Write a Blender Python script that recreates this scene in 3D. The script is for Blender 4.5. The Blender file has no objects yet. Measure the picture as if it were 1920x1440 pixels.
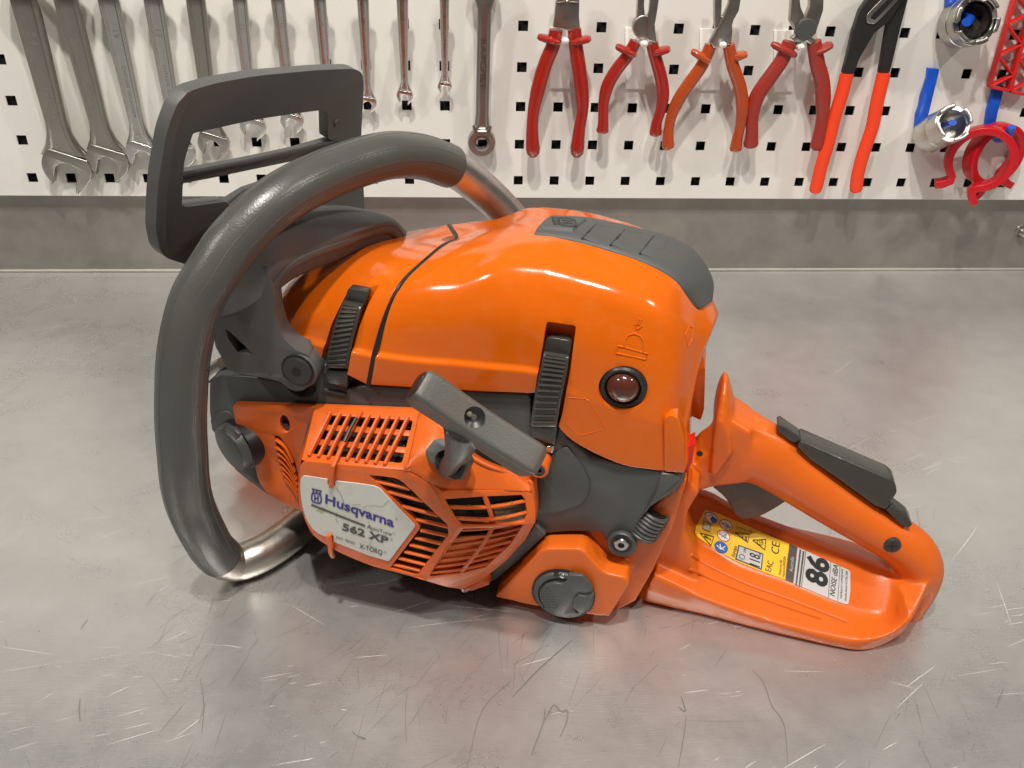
import bpy, bmesh, math, random
from mathutils import Vector, Matrix
from mathutils.geometry import tessellate_polygon
random.seed(7)
D=bpy.data; SC=bpy.context.scene; COL=SC.collection
R=math.radians
# ---------------------------------------------------------------- camera
F=1596.4                                   # focal length in px of a 1920 px wide frame
ROW=[Vector((0.9974898,-0.0653953,0.0271578)),Vector((-0.0110682,-0.5228078,-0.8523787)),Vector((0.0699399,0.8499385,-0.5222193))]
CAM=Vector((-0.07175,-0.87456,0.28569+0.108))
cam=D.cameras.new('camera'); co=D.objects.new('camera',cam); COL.objects.link(co); SC.camera=co
cam.sensor_fit='HORIZONTAL'; cam.sensor_width=36; cam.lens=36*F/1920; cam.clip_start=.01; cam.clip_end=50
r0,r1,r2=ROW
co.matrix_world=Matrix(((r0.x,-r1.x,-r2.x,CAM.x),(r0.y,-r1.y,-r2.y,CAM.y),(r0.z,-r1.z,-r2.z,CAM.z),(0,0,0,1)))
# ---------------------------------------------------------------- light
w=D.worlds.new('World'); SC.world=w; w.use_nodes=True
nt=w.node_tree; bg=nt.nodes['Background']
tc=nt.nodes.new('ShaderNodeTexCoord'); sx=nt.nodes.new('ShaderNodeSeparateXYZ'); nt.links.new(tc.outputs['Generated'],sx.inputs[0])
cr=nt.nodes.new('ShaderNodeValToRGB'); nt.links.new(sx.outputs['Z'],cr.inputs[0])
cr.color_ramp.elements[0].position=0; cr.color_ramp.elements[0].color=(.30,.25,.21,1)
cr.color_ramp.elements[1].position=.8; cr.color_ramp.elements[1].color=(.46,.43,.40,1)
nt.links.new(cr.outputs[0],bg.inputs[0]); bg.inputs[1].default_value=0.28
def lamp(n,loc,target,size,power,col=(1,.95,.88)):
    l=D.lights.new(n,'AREA'); l.shape='DISK'; l.size=size; l.energy=power; l.color=col
    o=D.objects.new(n,l); COL.objects.link(o); o.location=loc
    o.rotation_euler=(Vector(target)-Vector(loc)).to_track_quat('-Z','Y').to_euler(); return o
lamp('ceiling_lamp',(-.16,-.84,1.6),(0,-.45,0),.06,18)
lamp('ceiling_lamp',(.10,-1.02,1.6),(0,-.45,0),.06,11)
lamp('ceiling_lamp',(-1.25,-1.05,1.55),(0,-.2,.05),.10,10)
lamp('ceiling_lamp',(1.30,-.95,1.55),(0,-.2,.05),.10,10)
SC.view_settings.view_transform='Standard'; SC.view_settings.look='None'
SC.view_settings.exposure=0.0; SC.view_settings.gamma=1
# ---------------------------------------------------------------- pixel -> place
OS=Vector((-0.00965786,-0.443165,0)); ANG=R(-16)
XS=Vector((math.cos(ANG),math.sin(ANG),0)); YS=Vector((-math.sin(ANG),math.cos(ANG),0))
def ray(px,py): return r0*((px-960)/F)+r1*((py-720)/F)+r2
CS=Vector(((CAM-OS).dot(XS),(CAM-OS).dot(YS),CAM.z))
def rs(px,py):
    d=ray(px,py); return Vector((d.dot(XS),d.dot(YS),d.z))
def P(px,py,Y=None,Z=None,X=None):                 # a point in the saw's own frame
    d=rs(px,py)
    t=(Y-CS.y)/d.y if Y is not None else (Z-CS.z)/d.z if Z is not None else (X-CS.x)/d.x
    return CS+d*t
def Q(t): return P(t[0],t[1],t[2])
class PL:                                          # plane through three traced points
    def __init__(s,a,b,c):
        s.o=Q(a) if not isinstance(a,Vector) else a
        b=Q(b) if not isinstance(b,Vector) else b; c=Q(c) if not isinstance(c,Vector) else c
        s.n=(b-s.o).cross(c-s.o).normalized()
        if s.n.dot(CS-s.o)<0: s.n=-s.n             # normal towards the viewer's side
    def __call__(s,px,py,off=0):
        d=rs(px,py); o=s.o+s.n*off; return CS+d*((o-CS).dot(s.n)/d.dot(s.n))
def YP(Y):
    p=PL(Vector((0,Y,0)),Vector((1,Y,0)),Vector((0,Y,1))); return p
def Wd(px,py,y):                                   # world point on the upright plane y
    d=ray(px,py); return CAM+d*((y-CAM.y)/d.y)
def rad(pt,px): return px*(pt-CS).length/F*0.96
# ---------------------------------------------------------------- materials
def mat(name,col,rough=.5,metal=0,var=.06,scale=30,bump=0,bscale=400,rvar=.1,spec=.5,coat=0,dirt=None,dscale=25,damt=.3,trans=0,sss=0):
    m=D.materials.new(name); m.use_nodes=True; n=m.node_tree; b=n.nodes['Principled BSDF']
    L=n.links.new; t=n.nodes.new('ShaderNodeTexCoord')
    nz=n.nodes.new('ShaderNodeTexNoise'); nz.inputs['Scale'].default_value=scale; nz.inputs['Detail'].default_value=6; L(t.outputs['Object'],nz.inputs['Vector'])
    mx=n.nodes.new('ShaderNodeMix'); mx.data_type='RGBA'
    c=Vector(col)
    mx.inputs['A'].default_value=(*(c*(1-var)),1); mx.inputs['B'].default_value=(*[min(1,v*(1+var)) for v in col],1)
    L(nz.outputs['Fac'],mx.inputs['Factor']); out=mx.outputs['Result']
    if dirt:
        n2=n.nodes.new('ShaderNodeTexNoise'); n2.inputs['Scale'].default_value=dscale; n2.inputs['Detail'].default_value=8; n2.inputs['Roughness'].default_value=.7; L(t.outputs['Object'],n2.inputs['Vector'])
        rp=n.nodes.new('ShaderNodeMapRange'); rp.inputs['From Min'].default_value=.5; rp.inputs['From Max'].default_value=.75; rp.inputs['To Max'].default_value=damt; L(n2.outputs['Fac'],rp.inputs['Value'])
        m2=n.nodes.new('ShaderNodeMix'); m2.data_type='RGBA'; L(rp.outputs[0],m2.inputs['Factor']); L(out,m2.inputs['A']); m2.inputs['B'].default_value=(*dirt,1); out=m2.outputs['Result']
    L(out,b.inputs['Base Color'])
    rr=n.nodes.new('ShaderNodeMapRange'); rr.inputs['To Min'].default_value=max(0,rough-rvar); rr.inputs['To Max'].default_value=min(1,rough+rvar)
    n3=n.nodes.new('ShaderNodeTexNoise'); n3.inputs['Scale'].default_value=scale*2.3; n3.inputs['Detail'].default_value=5; L(t.outputs['Object'],n3.inputs['Vector']); L(n3.outputs['Fac'],rr.inputs['Value']); L(rr.outputs[0],b.inputs['Roughness'])
    b.inputs['Metallic'].default_value=metal; b.inputs['Specular IOR Level'].default_value=spec; b.inputs['Coat Weight'].default_value=coat; b.inputs['Coat Roughness'].default_value=.08
    b.inputs['Transmission Weight'].default_value=trans
    if sss: b.inputs['Subsurface Weight'].default_value=sss; b.inputs['Subsurface Scale'].default_value=.004
    if bump:
        nb=n.nodes.new('ShaderNodeTexNoise'); nb.inputs['Scale'].default_value=bscale; nb.inputs['Detail'].default_value=3; L(t.outputs['Object'],nb.inputs['Vector'])
        bp=n.nodes.new('ShaderNodeBump'); bp.inputs['Strength'].default_value=bump; bp.inputs['Distance'].default_value=.0004; L(nb.outputs['Fac'],bp.inputs['Height']); L(bp.outputs[0],b.inputs['Normal'])
    return m
M=dict(
 hood=mat('glossy orange plastic',(.68,.122,.003),.16,var=.04,scale=12,rvar=.06,coat=.2,bump=.05,bscale=900,dirt=(.70,.26,.08),damt=.16,dscale=110),
 cover=mat('worn orange plastic',(.66,.118,.014),.36,var=.05,scale=40,bump=.25,bscale=900,dirt=(.22,.07,.03),damt=.4,dscale=55),
 tank=mat('satin orange plastic',(.66,.120,.008),.36,var=.04,scale=20,bump=.2,bscale=700,dirt=(.35,.09,.03),damt=.2),
 grey=mat('dark grey crankcase paint',(.075,.078,.074),.42,metal=.15,var=.12,scale=30,bump=.2,bscale=500,dirt=(.16,.155,.14),damt=.35),
 guard=mat('matte charcoal plastic',(.084,.083,.081),.48,var=.06,scale=30,bump=.35,bscale=1500),
 rubber=mat('scuffed grey handle sleeve',(.074,.075,.068),.30,var=.06,scale=70,bump=.35,bscale=900,rvar=.06,dirt=(.12,.12,.11),damt=.12,dscale=30),
 pull=mat('worn charcoal handle plastic',(.085,.082,.074),.42,var=.1,scale=60,bump=.3,bscale=1200,dirt=(.13,.08,.05),damt=.5,dscale=35),
 black=mat('black plastic',(.018,.017,.016),.35,var=.1),
 latch=mat('dark latch plastic',(.045,.042,.036),.26,var=.1,coat=.2),
 dark=mat('dark interior',(.022,.016,.012),.8,var=.4,scale=200,bump=.8,bscale=300,dirt=(.10,.055,.025),damt=.6,dscale=150),  # near-black base with brown mottling, used behind openings
 alu=mat('brushed aluminium tube',(.62,.60,.56),.33,metal=1,var=.06,scale=80,bump=.25,bscale=900,dirt=(.30,.20,.08),damt=.12,dscale=40),
 alud=mat('oil stained aluminium tube',(.58,.55,.50),.36,metal=1,var=.06,scale=80,bump=.25,bscale=900,dirt=(.16,.10,.03),damt=.95,dscale=30),
 bolt=mat('blackened steel bolt',(.06,.058,.056),.30,metal=.4),
 steel=mat('polished steel',(.55,.54,.52),.2,metal=1,var=.05),
 chrome=mat('satin chrome vanadium',(.68,.67,.655),.24,metal=1,var=.05,scale=60,bump=.15,bscale=800),
 chromed=mat('darker satin chrome',(.44,.42,.39),.32,metal=1,var=.08,scale=60,bump=.15,bscale=800),
 label=mat('silver label film',(.56,.56,.52),.38,var=.05,scale=60,dirt=(.38,.35,.27),damt=.45,dscale=45),
 blue=mat('dark blue print',(.035,.03,.22),.4),
 print=mat('dark grey print',(.07,.065,.06),.45),
 ink=mat('black print and painted shade',(.012,.012,.012),.4),  # serves print, and stands in for shade in grooves and gaps
 yellow=mat('yellow label film',(.85,.55,.03),.35,var=.04),
 silver=mat('silver grey label film',(.52,.52,.52),.35,var=.04),
 white=mat('white print',(.75,.75,.73),.4),
 iconblue=mat('blue print',(.03,.14,.42),.4),
 iconred=mat('red print',(.6,.04,.03),.4),
 redplastic=mat('bright red plastic',(.60,.015,.015),.35),
 redgrip=mat('translucent red grip',(.34,.014,.008),.22,var=.35,scale=25,coat=.4,dirt=(.20,.03,.012),damt=.5,dscale=30),
 amber=mat('amber red grip',(.42,.055,.009),.24,var=.3,scale=22,coat=.4,dirt=(.30,.10,.015),damt=.7,dscale=25),
 brick=mat('dull red grip',(.33,.028,.018),.38,var=.2,scale=30,dirt=(.16,.04,.03),damt=.5,dscale=30),
 orangegrip=mat('orange red dipped grip',(.86,.055,.012),.42,var=.03),
 clip=mat('crimson clip plastic',(.52,.006,.014),.32,var=.08),
 bluehook=mat('blue hook plastic',(.008,.085,.55),.32),
 powder=mat('white powder coated steel',(.72,.705,.66),.42,var=.02,scale=8,bump=.08,bscale=900,rvar=.05,dirt=(.52,.49,.43),damt=.3,dscale=9),
 plastic=mat('cream white plastic',(.80,.78,.74),.4,var=.02),
 hole=mat('painted shade behind board',(.02,.019,.017),.8,var=.5,scale=60),
 bulb=mat('smoky primer bulb',(.085,.022,.013),.12,coat=.6,var=.1,sss=.3),
 spring=mat('grey spring steel',(.09,.09,.085),.4,metal=.4),
 pad=mat('grey rubber pad',(.072,.074,.070),.55,var=.05,bump=.3,bscale=1500),
 scrb=mat('scratch with painted glint',(.78,.77,.74),.3),  # glint of the scratches painted as a pale non-metal colour
 scrd=mat('dark scuff',(.25,.24,.22),.5,metal=.5),
)
# steel table: brushed, cloudy
def steel_sheet(name,col,rough,clouds):
    m=D.materials.new(name); m.use_nodes=True; n=m.node_tree; b=n.nodes['Principled BSDF']; L=n.links.new
    t=n.nodes.new('ShaderNodeTexCoord')
    def nz(s,det=6,rg=.6,stretch=None):
        x=n.nodes.new('ShaderNodeTexNoise'); x.inputs['Scale'].default_value=s; x.inputs['Detail'].default_value=det; x.inputs['Roughness'].default_value=rg
        if stretch:
            mp=n.nodes.new('ShaderNodeMapping'); mp.inputs['Scale'].default_value=stretch; mp.inputs['Rotation'].default_value=(0,0,R(-10)); L(t.outputs['Object'],mp.inputs[0]); L(mp.outputs[0],x.inputs['Vector'])
        else: L(t.outputs['Object'],x.inputs['Vector'])
        return x
    a=nz(3.2,8,.6); c=nz(28,8,.7); g=nz(75,5,.65,(1,22,1))
    ad=n.nodes.new('ShaderNodeMath'); ad.operation='ADD'; L(a.outputs['Fac'],ad.inputs[0]); L(c.outputs['Fac'],ad.inputs[1])
    ad2=n.nodes.new('ShaderNodeMath'); ad2.operation='MULTIPLY_ADD'; L(g.outputs['Fac'],ad2.inputs[0]); ad2.inputs[1].default_value=.25; L(ad.outputs[0],ad2.inputs[2])
    mr=n.nodes.new('ShaderNodeMapRange'); mr.inputs['From Min'].default_value=.75; mr.inputs['From Max'].default_value=1.5; L(ad2.outputs[0],mr.inputs['Value'])
    mx=n.nodes.new('ShaderNodeMix'); mx.data_type='RGBA'; L(mr.outputs[0],mx.inputs['Factor'])
    cc=Vector(col); mx.inputs['A'].default_value=(*(cc*(1-clouds)),1); mx.inputs['B'].default_value=(*(cc*(1+clouds)),1)
    L(mx.outputs['Result'],b.inputs['Base Color'])
    rr=n.nodes.new('ShaderNodeMapRange'); rr.inputs['From Min'].default_value=.7; rr.inputs['From Max'].default_value=1.4; rr.inputs['To Min'].default_value=rough-.08; rr.inputs['To Max'].default_value=rough+.10; L(ad.outputs[0],rr.inputs['Value']); L(rr.outputs[0],b.inputs['Roughness'])
    b.inputs['Metallic'].default_value=.72
    bp=n.nodes.new('ShaderNodeBump'); bp.inputs['Strength'].default_value=.25; bp.inputs['Distance'].default_value=.0005; L(g.outputs['Fac'],bp.inputs['Height']); L(bp.outputs[0],b.inputs['Normal'])
    return m
M['table']=steel_sheet('worn stainless steel',(.575,.568,.555),.31,.14)
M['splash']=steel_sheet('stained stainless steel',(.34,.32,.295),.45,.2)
# ---------------------------------------------------------------- mesh helpers
def obj(name,bm,m,parent=None,bevel=0,seg=2,smooth=True,ang=35,loc=None,prop=None):
    me=D.meshes.new(name)
    if isinstance(bm,bmesh.types.BMesh):
        bmesh.ops.recalc_face_normals(bm,faces=bm.faces); bm.to_mesh(me); bm.free()
    else: me=bm
    ms=m if isinstance(m,(list,tuple)) else [m]
    for k in ms: me.materials.append(M[k] if isinstance(k,str) else k)
    o=D.objects.new(name,me); COL.objects.link(o)
    if smooth:
        me.shade_smooth()
        if not bevel: me.set_sharp_from_angle(angle=R(ang))
    if bevel:
        b=o.modifiers.new('bevel','BEVEL'); b.width=bevel; b.segments=seg; b.limit_method='ANGLE'; b.angle_limit=R(28); b.harden_normals=False
    if parent: o.parent=parent
    return o
def tag(o,label,cat=None,group=None,kind=None):
    if label: o['label']=label
    if cat: o['category']=cat
    if group: o['group']=group
    if kind: o['kind']=kind
    return o
def thing(name,label,cat,loc=(0,0,0),rz=0,group=None):
    o=D.objects.new(name,None); COL.objects.link(o); o.location=loc; o.rotation_euler=(0,0,rz); o.empty_display_size=.02
    return tag(o,label,cat,group)
def prism(outer,dv,holes=(),bm=None,outer2=None):
    """outline (list of 3D points) pushed back along dv; optional holes; outer2: own back outline"""
    bm=bm or bmesh.new(); rings=[outer]+list(holes); flat=[p for r in rings for p in r]
    tris=tessellate_polygon(rings)
    back=(list(outer2) if outer2 else [p+dv for p in outer])+[p+dv for r in holes for p in r]
    fv=[bm.verts.new(p) for p in flat]; bv=[bm.verts.new(p) for p in back]
    if holes:
        for t in tris:
            try: bm.faces.new([fv[i] for i in t]); bm.faces.new([bv[i] for i in reversed(t)])
            except ValueError: pass
    else:
        bm.faces.new(fv); bm.faces.new(list(reversed(bv)))
    k=0
    for r in rings:
        n=len(r)
        for i in range(n):
            j=(i+1)%n
            try: bm.faces.new([fv[k+i],bv[k+i],bv[k+j],fv[k+j]])
            except ValueError: pass
        k+=n
    return bm
def smoothpts(pts,n=6,closed=False):
    """Catmull-Rom through tuples/Vectors of any length"""
    pts=[tuple(p) for p in pts]; m=len(pts); out=[]
    def g(i): return pts[i%m] if closed else pts[min(max(i,0),m-1)]
    for i in range(m if closed else m-1):
        a,b,c,d=g(i-1),g(i),g(i+1),g(i+2)
        for k in range(n):
            t=k/n; t2=t*t; t3=t2*t
            out.append(tuple(.5*(2*q+(r-p)*t+(2*p-5*q+4*r-s)*t2+(3*q-p-3*r+s)*t3) for p,q,r,s in zip(a,b,c,d)))
    if not closed: out.append(pts[-1])
    return out
def rnd(pts,r,n=4):
    """round the corners of a pixel outline; r = radius in px (or list)"""
    out=[]; m=len(pts)
    for i,p in enumerate(pts):
        rr=r[i] if isinstance(r,(list,tuple)) else r
        a=Vector(pts[i-1][:2]); b=Vector(p[:2]); c=Vector(pts[(i+1)%m][:2])
        u=(a-b); v=(c-b); lu,lv=u.length,v.length
        q=min(rr,lu*.45,lv*.45)
        if q<.3: out.append(tuple(b)); continue
        s=b+u/lu*q; e=b+v/lv*q
        for k in range(n+1):
            t=k/n; out.append(tuple(s*(1-t)**2+b*2*t*(1-t)+e*t*t))
    return out
def tube(pts,radii,n=20,bm=None,caps=True,flat=None,up=None):
    """sweep; radii number or list (or (a,b) pairs: a along the frame's u, b along v)"""
    bm=bm or bmesh.new(); pts=[Vector(p) for p in pts]; m=len(pts)
    if not isinstance(radii,(list,tuple)): radii=[radii]*m
    u=None; rings=[]
    for i,p in enumerate(pts):
        t=(pts[min(i+1,m-1)]-pts[max(i-1,0)]).normalized()
        if up is not None: u=(up-t*up.dot(t)).normalized()
        elif u is None:
            a=Vector((0,0,1)) if abs(t.z)<.9 else Vector((1,0,0)); u=(a-t*a.dot(t)).normalized()
        else: u=(u-t*u.dot(t)).normalized()
        v=t.cross(u); r=radii[i]; ra,rb=(r if isinstance(r,(tuple,list)) else (r,r))
        rings.append([bm.verts.new(p+u*math.cos(2*math.pi*k/n)*ra+v*math.sin(2*math.pi*k/n)*rb) for k in range(n)])
    for a,b in zip(rings,rings[1:]):
        for k in range(n): bm.faces.new([a[k],a[(k+1)%n],b[(k+1)%n],b[k]])
    if caps: bm.faces.new(list(reversed(rings[0]))); bm.faces.new(rings[-1])
    return bm
def sweep(pts,prof,up,bm=None):
    """sweep a profile [(u,v)] along points; u along up, v = t x up"""
    bm=bm or bmesh.new(); pts=[Vector(p) for p in pts]; m=len(pts); rings=[]
    for i,p in enumerate(pts):
        t=(pts[min(i+1,m-1)]-pts[max(i-1,0)]).normalized(); u=(up-t*up.dot(t)).normalized(); v=t.cross(u)
        rings.append([bm.verts.new(p+u*a+v*b) for a,b in prof])
    n=len(prof)
    for a,b in zip(rings,rings[1:]):
        for k in range(n): bm.faces.new([a[k],a[(k+1)%n],b[(k+1)%n],b[k]])
    bm.faces.new(list(reversed(rings[0]))); bm.faces.new(rings[-1]); return bm
def lathe(prof,o,ax,n=28,bm=None):
    """profile [(r,h)] round axis ax from o"""
    bm=bm or bmesh.new(); ax=Vector(ax).normalized(); a=Vector((0,0,1)) if abs(ax.z)<.9 else Vector((1,0,0))
    u=(a-ax*a.dot(ax)).normalized(); v=ax.cross(u); rings=[]
    for r,h in prof:
        if r<1e-7: rings.append([bm.verts.new(o+ax*h)])
        else: rings.append([bm.verts.new(o+ax*h+(u*math.cos(2*math.pi*k/n)+v*math.sin(2*math.pi*k/n))*r) for k in range(n)])
    for a,b in zip(rings,rings[1:]):
        for k in range(n):
            f=[a[k%len(a)],a[(k+1)%len(a)],b[(k+1)%len(b)],b[k%len(b)]]
            g=[]; [g.append(x) for x in f if x not in g]
            if len(g)>2:
                try: bm.faces.new(g)
                except ValueError: pass
    return bm
def bar(a,b,wv,dv,bm=None):
    """straight bar a->b; wv = full width vector, dv = depth vector (pushed back)"""
    bm=bm or bmesh.new(); h=wv/2
    return prism([a-h,b-h,b+h,a+h],dv,bm=bm)
def cross_w(a,b,width,n):
    return (b-a).normalized().cross(n).normalized()*width
def grid(rows,nu=5,nv=5,bm=None,closeu=False):
    """interpolating surface through rows of 3D points (rows[i][j])"""
    bm=bm or bmesh.new()
    rr=[smoothpts(r,nv) for r in rows]; cols=list(zip(*rr)); cc=[smoothpts(c,nu) for c in cols]
    g=[[bm.verts.new(cc[j][i]) for j in range(len(cc))] for i in range(len(cc[0]))]
    for i in range(len(g)-1):
        for j in range(len(g[0])-1): bm.faces.new([g[i][j],g[i+1][j],g[i+1][j+1],g[i][j+1]])
    return bm,g
def remeshed(name,bm,m,parent,voxel=.0012,it=6,fac=.5):
    bmesh.ops.recalc_face_normals(bm,faces=bm.faces)
    me=D.meshes.new(name+'_src'); bm.to_mesh(me); bm.free(); o=D.objects.new(name,me); COL.objects.link(o)
    r=o.modifiers.new('r','REMESH'); r.mode='VOXEL'; r.voxel_size=voxel
    s=o.modifiers.new('s','SMOOTH'); s.iterations=it; s.factor=fac
    return apply(o,name,m,parent)
def apply(o,name,m,parent,sharp=None):
    bpy.context.view_layer.update()
    dg=bpy.context.evaluated_depsgraph_get(); me=D.meshes.new_from_object(o.evaluated_get(dg)); D.objects.remove(o)
    me.name=name; me.materials.clear(); me.materials.append(M[m]); me.shade_smooth()
    if sharp: me.set_sharp_from_angle(angle=R(sharp))
    q=D.objects.new(name,me); COL.objects.link(q); q.parent=parent; return q
def cut(o,cutters):
    """boolean difference, baked"""
    tmp=[]
    for bm in cutters:
        bmesh.ops.recalc_face_normals(bm,faces=bm.faces); me=D.meshes.new('c'); bm.to_mesh(me); bm.free(); c=D.objects.new('c',me); COL.objects.link(c); tmp.append(c)
        c.parent=o.parent
        b=o.modifiers.new('b','BOOLEAN'); b.object=c; b.operation='DIFFERENCE'; b.solver='EXACT'; b.use_self=True
    return tmp
def textmesh(s,bold=0,spacing=1,shear=0):
    c=D.curves.new('t','FONT'); c.body=s; c.offset=bold; c.space_character=spacing; c.shear=shear; c.resolution_u=3
    o=D.objects.new('t',c); COL.objects.link(o); bpy.context.view_layer.update()
    me=D.meshes.new_from_object(o.evaluated_get(bpy.context.evaluated_depsgraph_get())); D.objects.remove(o); D.curves.remove(c); return me
def text(s,plane,o,e,up,mt,parent,name='lettering',bold=0,off=.0002,cap=.69,shear=0,spacing=1):
    """lettering on a surface: o,e = baseline start/end px, up = px vector of the cap height"""
    me=textmesh(s,bold,spacing,shear); xs=[v.co.x for v in me.vertices]; x0,x1=min(xs),max(xs)
    for v in me.vertices:
        a=(v.co.x-x0)/(x1-x0); b=v.co.y/cap
        v.co=plane(o[0]+(e[0]-o[0])*a+up[0]*b,o[1]+(e[1]-o[1])*a+up[1]*b,off)
    me.materials.clear(); q=obj(name,me,mt,parent,smooth=False)
    return q
def decal(outer,plane,mt,parent,name,off=.0002,holes=(),cuts=0):
    bm=bmesh.new(); rings=[[Vector((x,y,0)) for x,y in r] for r in [outer]+list(holes)]; flat=[p for r in rings for p in r]
    vs=[bm.verts.new(p) for p in flat]
    for t in tessellate_polygon(rings):
        try: bm.faces.new([vs[i] for i in t])
        except ValueError: pass
    for _ in range(cuts):
        es=[e for e in bm.edges if e.calc_length()>7]
        if es: bmesh.ops.subdivide_edges(bm,edges=es,cuts=1); bmesh.ops.triangulate(bm,faces=bm.faces)
    for v in bm.verts: v.co=plane(v.co.x,v.co.y,off)
    return obj(name,bm,mt,parent,smooth=False)
def circ(cx,cy,rx,ry=None,n=24,rot=0,a0=0,a1=360):
    ry=ry or rx; c,s=math.cos(R(rot)),math.sin(R(rot)); full=a1-a0>=360
    return [(cx+rx*math.cos(a)*c-ry*math.sin(a)*s,cy+rx*math.cos(a)*s+ry*math.sin(a)*c) for a in [R(a0+(a1-a0)*k/(n if full else n-1)) for k in range(n)]]
def line(pts,wd):
    """px polyline -> px outline"""
    L=[];Rr=[]
    for i,p in enumerate(pts):
        a=Vector(pts[max(i-1,0)]); b=Vector(pts[min(i+1,len(pts)-1)]); t=(b-a).normalized(); n=Vector((-t.y,t.x))*wd/2; p=Vector(p); L.append(tuple(p+n)); Rr.append(tuple(p-n))
    return L+Rr[::-1]
# ================================================================ setting
SH=.012                                              # backsplash plane
def setting():
    bm=bmesh.new(); X0,X1=-1.3,1.3
    prof=[(-1.35,-.04),(-1.35,-.0015),(-1.3485,0)]+[(-1.3+.02*k,0) for k in range(0,65)]
    prof=[(-1.35,-.04),(-1.35,-.0015),(-1.3485,0),(SH-.004,0)]
    vs=[[bm.verts.new((x,y,z)) for y,z in prof] for x in (X0,X1)]
    for k in range(len(prof)-1): bm.faces.new([vs[0][k],vs[1][k],vs[1][k+1],vs[0][k+1]])
    t=obj('worktop',bm,'table'); tag(t,None,kind='structure')
    # backsplash with its rolled bend
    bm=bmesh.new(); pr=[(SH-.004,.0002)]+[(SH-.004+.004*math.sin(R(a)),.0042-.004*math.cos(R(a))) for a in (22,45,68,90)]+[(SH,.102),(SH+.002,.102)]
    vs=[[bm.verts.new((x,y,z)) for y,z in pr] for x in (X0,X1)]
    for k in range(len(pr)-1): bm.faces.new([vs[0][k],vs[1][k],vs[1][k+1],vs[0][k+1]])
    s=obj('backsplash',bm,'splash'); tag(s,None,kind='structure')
    bm=bmesh.new(); bmesh.ops.create_cube(bm,size=1,matrix=Matrix.Translation((0,.035,.46))@Matrix.Diagonal((2.6,.01,.74,1)))
    wl=obj('wall',bm,'hole',smooth=False); tag(wl,None,kind='structure')  # near-black sheet: shade behind the punched holes is put into its colour
    # pegboard: sheet with square punched holes, folded lower edge
    bd=thing('pegboard','white powder coated pegboard with rows of square holes above the steel backsplash','pegboard',(0,0,.0895))
    bm=bmesh.new(); h=.0048; pt=.038; th=.0016; z0=.0185
    xs=[]; I0,I1=-26,26; J1=13
    for i in range(I0,I1+1): xs+= [i*pt-h,i*pt+h]
    zs=[0]; 
    for j in range(J1+1): zs+=[z0+j*pt-h,z0+j*pt+h]
    zs.append(z0+J1*pt+.0185); xs=[I0*pt-.019]+xs+[I1*pt+.019]
    V={}
    def v(i,k,y):
        q=(i,k,y)
        if q not in V: V[q]=bm.verts.new((xs[i],y,zs[k]))
        return V[q]
    for i in range(len(xs)-1):
        for k in range(len(zs)-1):
            if i%2==1 and k%2==1:
                f=[(i,k),(i+1,k),(i+1,k+1),(i,k+1)]
                for a in range(4):
                    p,q=f[a],f[(a+1)%4]; bm.faces.new([v(*p,0),v(*q,0),v(*q,th),v(*p,th)])
            else: bm.faces.new([v(i,k,0),v(i+1,k,0),v(i+1,k+1,0),v(i,k+1,0)])
    obj('perforated_sheet',bm,'powder',bd,smooth=False)
    bm=bmesh.new(); xa,xb=xs[0],xs[-1]
    pr=[(0.0,0),(.0008,-.0006),(.011,-.0006),(.011,.0008),(.0018,.0010)]
    vs=[[bm.verts.new((x,y,z)) for y,z in pr] for x in (xa,xb)]
    for k in range(len(pr)-1): bm.faces.new([vs[0][k],vs[1][k],vs[1][k+1],vs[0][k+1]])
    obj('folded_edge',bm,'powder',bd)
    # scratches and scuffs of the worktop: hair-thin marks
    rnd_=random.Random(3)
    def marks(name,mt,n,fn,lab):
        bm=bmesh.new()
        for _ in range(n):
            x,y,a,l,wd,cv=fn(); px=[];N=5
            for k in range(N+1):
                s=(k/N-.5)*l; px.append(Vector((x+math.cos(a)*s-math.sin(a)*cv*s*s,y+math.sin(a)*s+math.cos(a)*cv*s*s,.00025)))
            top=[];bot=[]
            for k,p in enumerate(px):
                wd2=wd*(math.sin(math.pi*(k+.15)/(N+.3)))*.5+.00002; d=(px[min(k+1,N)]-px[max(k-1,0)]).normalized(); q=Vector((-d.y,d.x,0))*wd2
                top.append(bm.verts.new(p+q)); bot.append(bm.verts.new(p-q))
            for k in range(N): bm.faces.new([top[k],top[k+1],bot[k+1],bot[k]])
        o=obj(name,bm,mt,t,smooth=False); o['kind']='stuff'; o['label']=lab
    cl=[(rnd_.uniform(-.42,.42),rnd_.uniform(-.66,-.36),rnd_.gauss(R(10),.16)) for _ in range(60)]
    def fb():
        if rnd_.random()<.72:
            c=rnd_.choice(cl); return (rnd_.gauss(c[0],.016),rnd_.gauss(c[1],.008),rnd_.gauss(c[2],.05),abs(rnd_.gauss(.008,.009))+.002,rnd_.uniform(.00008,.00024),rnd_.uniform(-.3,.3))
        return (rnd_.uniform(-.5,.5),rnd_.uniform(-.68,-.1),rnd_.gauss(R(14),.5),abs(rnd_.gauss(.015,.02))+.003,rnd_.uniform(.0001,.0003),rnd_.uniform(-1,1))
    marks('glint_scratches','scrb',400,fb,'fine scratches in the steel, their glint painted pale')
    cd=[(rnd_.uniform(-.4,.4),rnd_.uniform(-.66,-.42)) for _ in range(26)]
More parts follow.
